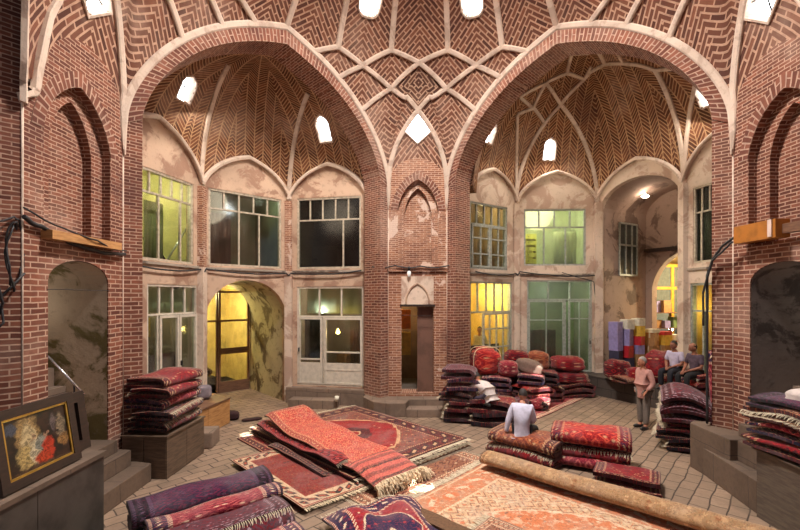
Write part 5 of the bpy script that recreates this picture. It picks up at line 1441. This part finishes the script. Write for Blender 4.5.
for where, px, Y, sx, L_ in piles:
    p = ray(px, 300, Y); z = .602
    for k, (h_, m, lab) in enumerate(L_):
        crate('%s in the %s' % (lab, where), (p.x+rnd.uniform(-.02, .02), p.y, z), sx*rnd.uniform(.8, 1), .32, h_, m, .5+rnd.uniform(-.25, .25), 'cardboard_box' if m is CRD else 'package', 'box' if m is CRD else 'package', m is CRD); z += h_+.002
nm_ = {WHT.name: 'white', BLU.name: 'lilac', REDP.name: 'red', YEL.name: 'yellow', GRN.name: 'green', CRD.name: 'brown'}
for row, (z, Y) in enumerate(((.61, 16.6), (1.25, 16.9), (1.9, 17.0), (2.5, 17.1))):
    for i in range(7):
        p = ray(648+i*8.5, 300, Y+.15*(i % 2)); m = rnd.choice((CRD, WHT, BLU, REDP, YEL, GRN, WHT, CRD)); hz_ = rnd.uniform(.25, .5)
        if row == 3 and 2 < i < 5: continue
        crate('%s package, %s from the left on the %s lane shelf' % (nm_[m.name], ('first','second','third','fourth','fifth','sixth','seventh')[i], ('lowest','second','third','top')[row]), (p.x, p.y, z+.03), rnd.uniform(.22, .31), .3, hz_, m, rnd.uniform(-.2, .5), 'package', 'package', False, 'packages on the lane shelves')
sh2 = MB()
for z in (.61, 1.25, 1.9, 2.5):
    a, b_ = ray(642, 300, 16.6+.4*(z > 1)), ray(706, 300, 17.2)
    sh2.box(a.x, b_.x, a.y-.2, b_.y+.3, z, z+.028)
for x in (a.x, (a.x+b_.x)/2, b_.x): sh2.box(x-.03, x+.03, 17.3, 17.4, .6, 2.9)
thing(sh2, 'goods_shelf', WD2, 'long wooden shelving crammed with packages in the lit lane', 'shelf')
# yellow framed glass front beyond the lane
e = empty('shop_front', tuple(ray(672, 300, 18.2))); tag(e, 'yellow framed shop window glowing at the end of the lane', 'shop front'); b = MB()
for x in (-.85, 0, .85): b.box(x-.06, x+.06, -.05, .05, -2.1, 1.5)
for z in (.5, 1.45): b.box(-.85, .85, -.045, .045, z-.06, z+.06)
b.build('frame', plain_mat('yellow_paint', srgb(216,160,50), .5), e); b = MB(); b.box(-.85, .85, -.01, .01, -2.1, 1.45); b.build('glass_pane', plain_mat('lane_glass', (.16,.18,.17), .15), e)
# rugs by the passage mouth
bundle('dark blue black rug bundle at the left foot of the passage', (6.62, 13.15, .60), .4, .75, .6, .62, R['wine'])
bundle('maroon rug parcel beside the dark bundle at the passage foot', (7.05, 12.75, .60), -.3, .6, .55, .45, R['crimson'])
bundle('round crimson rug bundle filling the passage mouth', (7.72, 12.75, .60), .5, .85, .7, .95, R['crimson'])
folded('pale edged folded rug lying before the dark bundle', Vector((6.75, 12.75, .605)), radians(-60), .9, .5, 2, .05, R['rust'], fringe=True)
# left passage end: blanket heap, bench
folded('cream and brown blanket folded in the lit room behind the left passage', pw(M2, .95, 3.6, .45), radians(45), .9, .7, 3, .08, R['taupe'])
chest('low_bench', 'dark low bench under the folded blanket behind the left passage', 'bench', pw(M2, .95, 3.6, 0).x-.5, pw(M2, .95, 3.6, 0).x+.5, pw(M2, .95, 3.6, 0).y-.5, pw(M2, .95, 3.6, 0).y+.5, .44, WDK, radians(45), 2)
def cupboard(label, M, s0, s1, y0, y1, z0, z1, mat, n=3, name='cupboard', cat='cupboard'):
    e = empty(name, (0, 0, 0)); tag(e, label, cat); e.matrix_world = M @ Matrix.Translation((s0, y0, z0)); w, d, h = s1-s0, y1-y0, z1-z0
    b = MB()
    b.box(0, .03, 0, d, 0, h); b.box(w-.03, w, 0, d, 0, h); b.box(0, w, d-.02, d, 0, h); b.box(0, w, 0, d, h-.03, h); b.box(0, w, 0, d, 0, .04); b.build('carcass', mat, e)
    for i in range(n):
        b = MB(); z = h*(i+.04)/n; b.box(.035, w-.035, -.012, .01, z+.02, h*(i+1)/n-.03); dr = b.build('drawer', mat, e)
        k = MB(); k.rod((w/2, -.012, z+h/n/2), (w/2, -.04, z+h/n/2), .014); k.build('knob', IRON, dr)
    return e
cupboard('yellow drawer unit behind the upper right bay window', G2, .42, 1.02, 1.2, 1.6, 4.12, 5.45, plain_mat('yellow_drawers', srgb(224,214,110), .5), 6)
cupboard('brown wardrobe seen through the near upper left window', M1, 1.15, 1.55, 1.4, 1.9, 3.92, 5.45, WD2, 2)
rolled('dark rolled carpet leaning inside the near upper left window', pw(M1, 2.35, .7, 3.93), radians(90), 1.5, .13, BACK['dark'], tilt=(0, 0)).rotation_euler = (radians(58), 0, radians(80))
st = empty('silver_pole', pw(M1, 2.32, .5, 3.93)); tag(st, 'silver pole leaning along the dark rolled carpet upstairs', 'pole'); b = MB(); b.rod((0, 0, 0), (.30, .62, 1.1), .025); b.build('shaft', plain_mat('dull_silver', (.6,.6,.6), .35, .8), st)
cupboard('grey cabinet behind the far upper left window', M3_, .35, 1.2, .9, 1.3, 3.92, 4.75, plain_mat('grey_cabinet', srgb(96,84,76), .5), 2)
cupboard('counter with a dark top behind the centre left glazed door', M3_, 1.15, 2.1, 1.0, 1.4, .42, 1.35, WD2, 2)
cupboard('white cabinet behind the right bay glazed door', G2, .45, 1.25, 1.2, 1.6, .45, 1.55, plain_mat('pale_green_cabinet', srgb(150,170,140), .5), 2)
cupboard('dark shelf unit inside the near left shop', M1, 1.2, 2.2, 1.9, 2.3, .42, 2.4, WDK, 4)
for i, (s, z, c_, lab) in enumerate([(1.35, 1.2, REDP, 'red folder standing low in the near left shop'), (1.9, 1.9, YEL, 'orange yellow package standing in the near left shop'), (2.45, 2.1, YEL, 'yellow poster card hanging inside the near left door')]):
    crate(lab, pw(M1, s, 1.2, z), .26, .06, .5, c_, 1.3, 'package', 'package', False)
crate('yellow shelf board set in the centre shop doorway', pw(MC, .50, 1.3, 1.35), .32, .2, .7, YEL, 0, 'package', 'package', False)
crate('orange panel hanging in the centre shop doorway', pw(MC, .50, 1.3, 2.15), .32, .06, .6, plain_mat('orange_panel', srgb(226,130,40), .5), 0, 'package', 'package', False)
thing(MB().box(.82, 1.26, .18, .22, .45, 2.85, MC), 'door_curtain', plain_mat('brown_curtain', srgb(112,80,66), .85, var=.35, scale=3), 'dull brown door panel covering the right half of the centre doorway', 'door panel')
for i, (s, z) in enumerate([(.35, 1.2), (.8, 1.25), (1.4, 1.2)]):
    pass
tag(MB().box(.2, 2.1, 1.2, 1.6, .42, 1.3, G1).build('counter', WDK), 'dark counter behind the yellow lit window of the right bay', 'counter')
person('person in a white top seen through the yellow lit window of the right bay', tuple(pw(G1, 1.35, .75, .42)), radians(150), stand(), cl('white_top', srgb(214,204,180)), cl('dark_skirt', srgb(40,30,30)), SKN1, HAIRD, 1.0)
def card(label, f, px0, px1, z0, z1, y, mat, name='curtain', cat='curtain'):  # added sheets behind the glass; bright and dark panes put into their colour
    P, Q = f['P'], f['Q']; s0, s1 = spx(P, Q, px0), spx(P, Q, px1); n = 10; mb = MB(); M = f['M']
    S = lambda u, v: M @ Vector((s0+(s1-s0)*u, y+.012*sin(u*34), z0+(z1-z0)*v))
    m_, P_, N_ = sheet(S, 40, 2, .006); tag(m_.build(name, [mat, mat]), label, cat)
PG = plain_mat('pale_backing', srgb(206,208,176), .8, var=.15, scale=3); DK = plain_mat('dark_backing', srgb(34,24,24), .9); GG = plain_mat('grey_green_backing', srgb(132,130,84), .8, var=.2, scale=2)
card('dark curtain for a dark door at the left side of the near upper left window', f1, 141, 153, 3.98, 5.35, .42, DK)
card('grey green curtain for a board in the middle of the near upper left window', f1, 160, 179, 3.98, 5.40, .45, GG)
card('pale backing behind the transom of the near left shop door', f1, 149, 194, 2.75, 3.40, .34, PG)  # added pale sheet gives the transom its brightness
card('maroon backing set low behind the near left shop door', f1, 149, 192, .5, 1.75, .36, plain_mat('maroon_backing', srgb(74,28,30), .9, var=.5, scale=4))
card('black curtain behind the narrow leaf of the centre left door', f3, 300, 322, 1.2, 2.5, .34, DK)  # added black sheet makes this pane dark
card('pale backing behind the transom of the centre left door', f3, 299, 360, 2.62, 3.4, .60, PG)  # pale sheet added for the bright arcs in the transom
card('brown curtain behind the wide pane of the centre left door', f3, 345, 362, 1.1, 2.5, .5, plain_mat('brown_backing', srgb(120,88,66), .9))
card('black curtain in the left pane of the middle upper left window', f2, 210, 236, 4.0, 5.45, .36, DK)  # added to darken the left pane
card('pale green door board behind the right leaf of the green lit door', g2, 567, 578, .6, 2.95, .40, plain_mat('pale_green_board', srgb(176,206,150), .7, var=.2, scale=2))
card('dark green curtain behind the left leaf of the green lit door', g2, 530, 560, .6, 2.0, .45, plain_mat('dark_green_backing', srgb(50,58,42), .9, var=.4, scale=3))
card('pale curtain on the right of the upper green yellow window', g2, 560, 584, 4.3, 5.45, .7, plain_mat('cream_backing', srgb(222,224,180), .8, var=.15, scale=3))
card('black backing behind the lower part of the yellow lit window', g1, 474, 508, .6, 1.55, .4, DK)
# odds and ends on the floor
tag(bundle('grey cloth bag slumped on the end of the orange wood counter', (-4.75, 10.45, .64), .4, .34, .3, .36, plain_mat('grey_cloth', srgb(128,116,122), .9), name='cloth_bag', cat='bag'))
tag(bundle('dark wine coloured shoe bag lying beside the grey cloth bag', (-4.35, 10.95, 0.0), .2, .5, .3, .22, BACK['dark'], name='cloth_bag', cat='bag'))
tag(bundle('dark rag dropped on the floor past the wooden bench', (-3.75, 10.9, 0), .5, .5, .2, .06, BACK['dark'], name='rag', cat='rag'))
cup = empty('white_cup', (-1.75, 11.9, .24)); tag(cup, 'small white cup on the stone step before the centre left door', 'cup'); b = MB(); b.lathe([(0, 0), (.05, 0), (.065, .14), (.058, .14), (.045, .01)], n=12); b.build('bowl', WHT, cup)
# ------------------------------------------------------------------ camera, light
cam = bpy.data.cameras.new('camera'); co = bpy.data.objects.new('camera', cam); COL.objects.link(co)
co.location = (0, 0, EYE); co.rotation_euler = (pi/2, 0, 0)
cam.sensor_width = 36; cam.sensor_fit = 'HORIZONTAL'; cam.lens = 36*F/800; cam.shift_y = (HOR-265)/800
cam.clip_start = .05
bpy.context.scene.camera = co
def light(name, kind, loc, power, col, size=1.0, tgt=None, spot=None, blend=.1, rad=.1):
    l = bpy.data.lights.new(name, kind); l.energy = power; l.color = col
    o = bpy.data.objects.new(name, l); COL.objects.link(o); o.location = loc
    if kind == 'AREA': l.shape = 'DISK'; l.size = size
    if kind == 'POINT': l.shadow_soft_size = rad
    if kind == 'SPOT': l.spot_size = radians(spot); l.spot_blend = blend; l.shadow_soft_size = rad
    if tgt is not None: o.rotation_euler = (Vector(tgt)-Vector(loc)).to_track_quat('-Z', 'Y').to_euler()
    return o
DAY = (1.0, .93, .86); WARM = (1.0, .70, .38)
light('oculus_daylight', 'AREA', (.49, 6.68, 11.6), 2100, DAY, 1.7, (.49, 7.2, 0))
for i, (p, t, e) in enumerate([((-2.5, 11.9, 7.6), (-3.6, 9.8, 2), 34), ((-4.8, 10.3, 7.8), (-2.4, 11, 3), 34), ((5.0, 14.1, 7.9), (5, 10.5, 2.5), 40), ((3.1, 13.2, 7.9), (6, 11, 3), 40), ((7.6, 11.2, 8.0), (4, 12.5, 3), 45)]):
    light('skylight_beam', 'AREA', p, e, (1, .90, .78), .5, t)
light('right_bay_lantern', 'POINT', (5.3, 12.1, 6.4), 70, (1, .80, .52), rad=.6)
light('left_bay_lantern', 'POINT', (-3.2, 10.4, 6.0), 32, (1, .82, .62), rad=.6)
# shafts of sun through small openings of the dome
SUND = Vector((-.30, .45, -1)).normalized()
for tx, ty, tz, ang in ((.36, 6.9, .1, 2.0), (-3.45, 9.75, .02, 1.8), (4.05, 11.95, .45, 2.2), (3.9, 12.45, .7, 1.6)):
    T = Vector((tx, ty, tz)); p = T-SUND*9.0
    q = T-SUND*((T.z-8.3)/SUND.z*-1 if False else 7.2)
    light('sun_shaft', 'SPOT', q, 15000, (1, .97, .9), tgt=T, spot=ang*1.6, blend=.25, rad=.01)

w = bpy.data.worlds.new('world'); bpy.context.scene.world = w; w.use_nodes = True
w.node_tree.nodes['Background'].inputs[0].default_value = (.92, .84, .90, 1)
w.node_tree.nodes['Background'].inputs[1].default_value = .22
sc = bpy.context.scene
sc.view_settings.view_transform = 'Standard'; sc.view_settings.look = 'None'
sc.view_settings.exposure = 0.05; sc.view_settings.gamma = 1.0
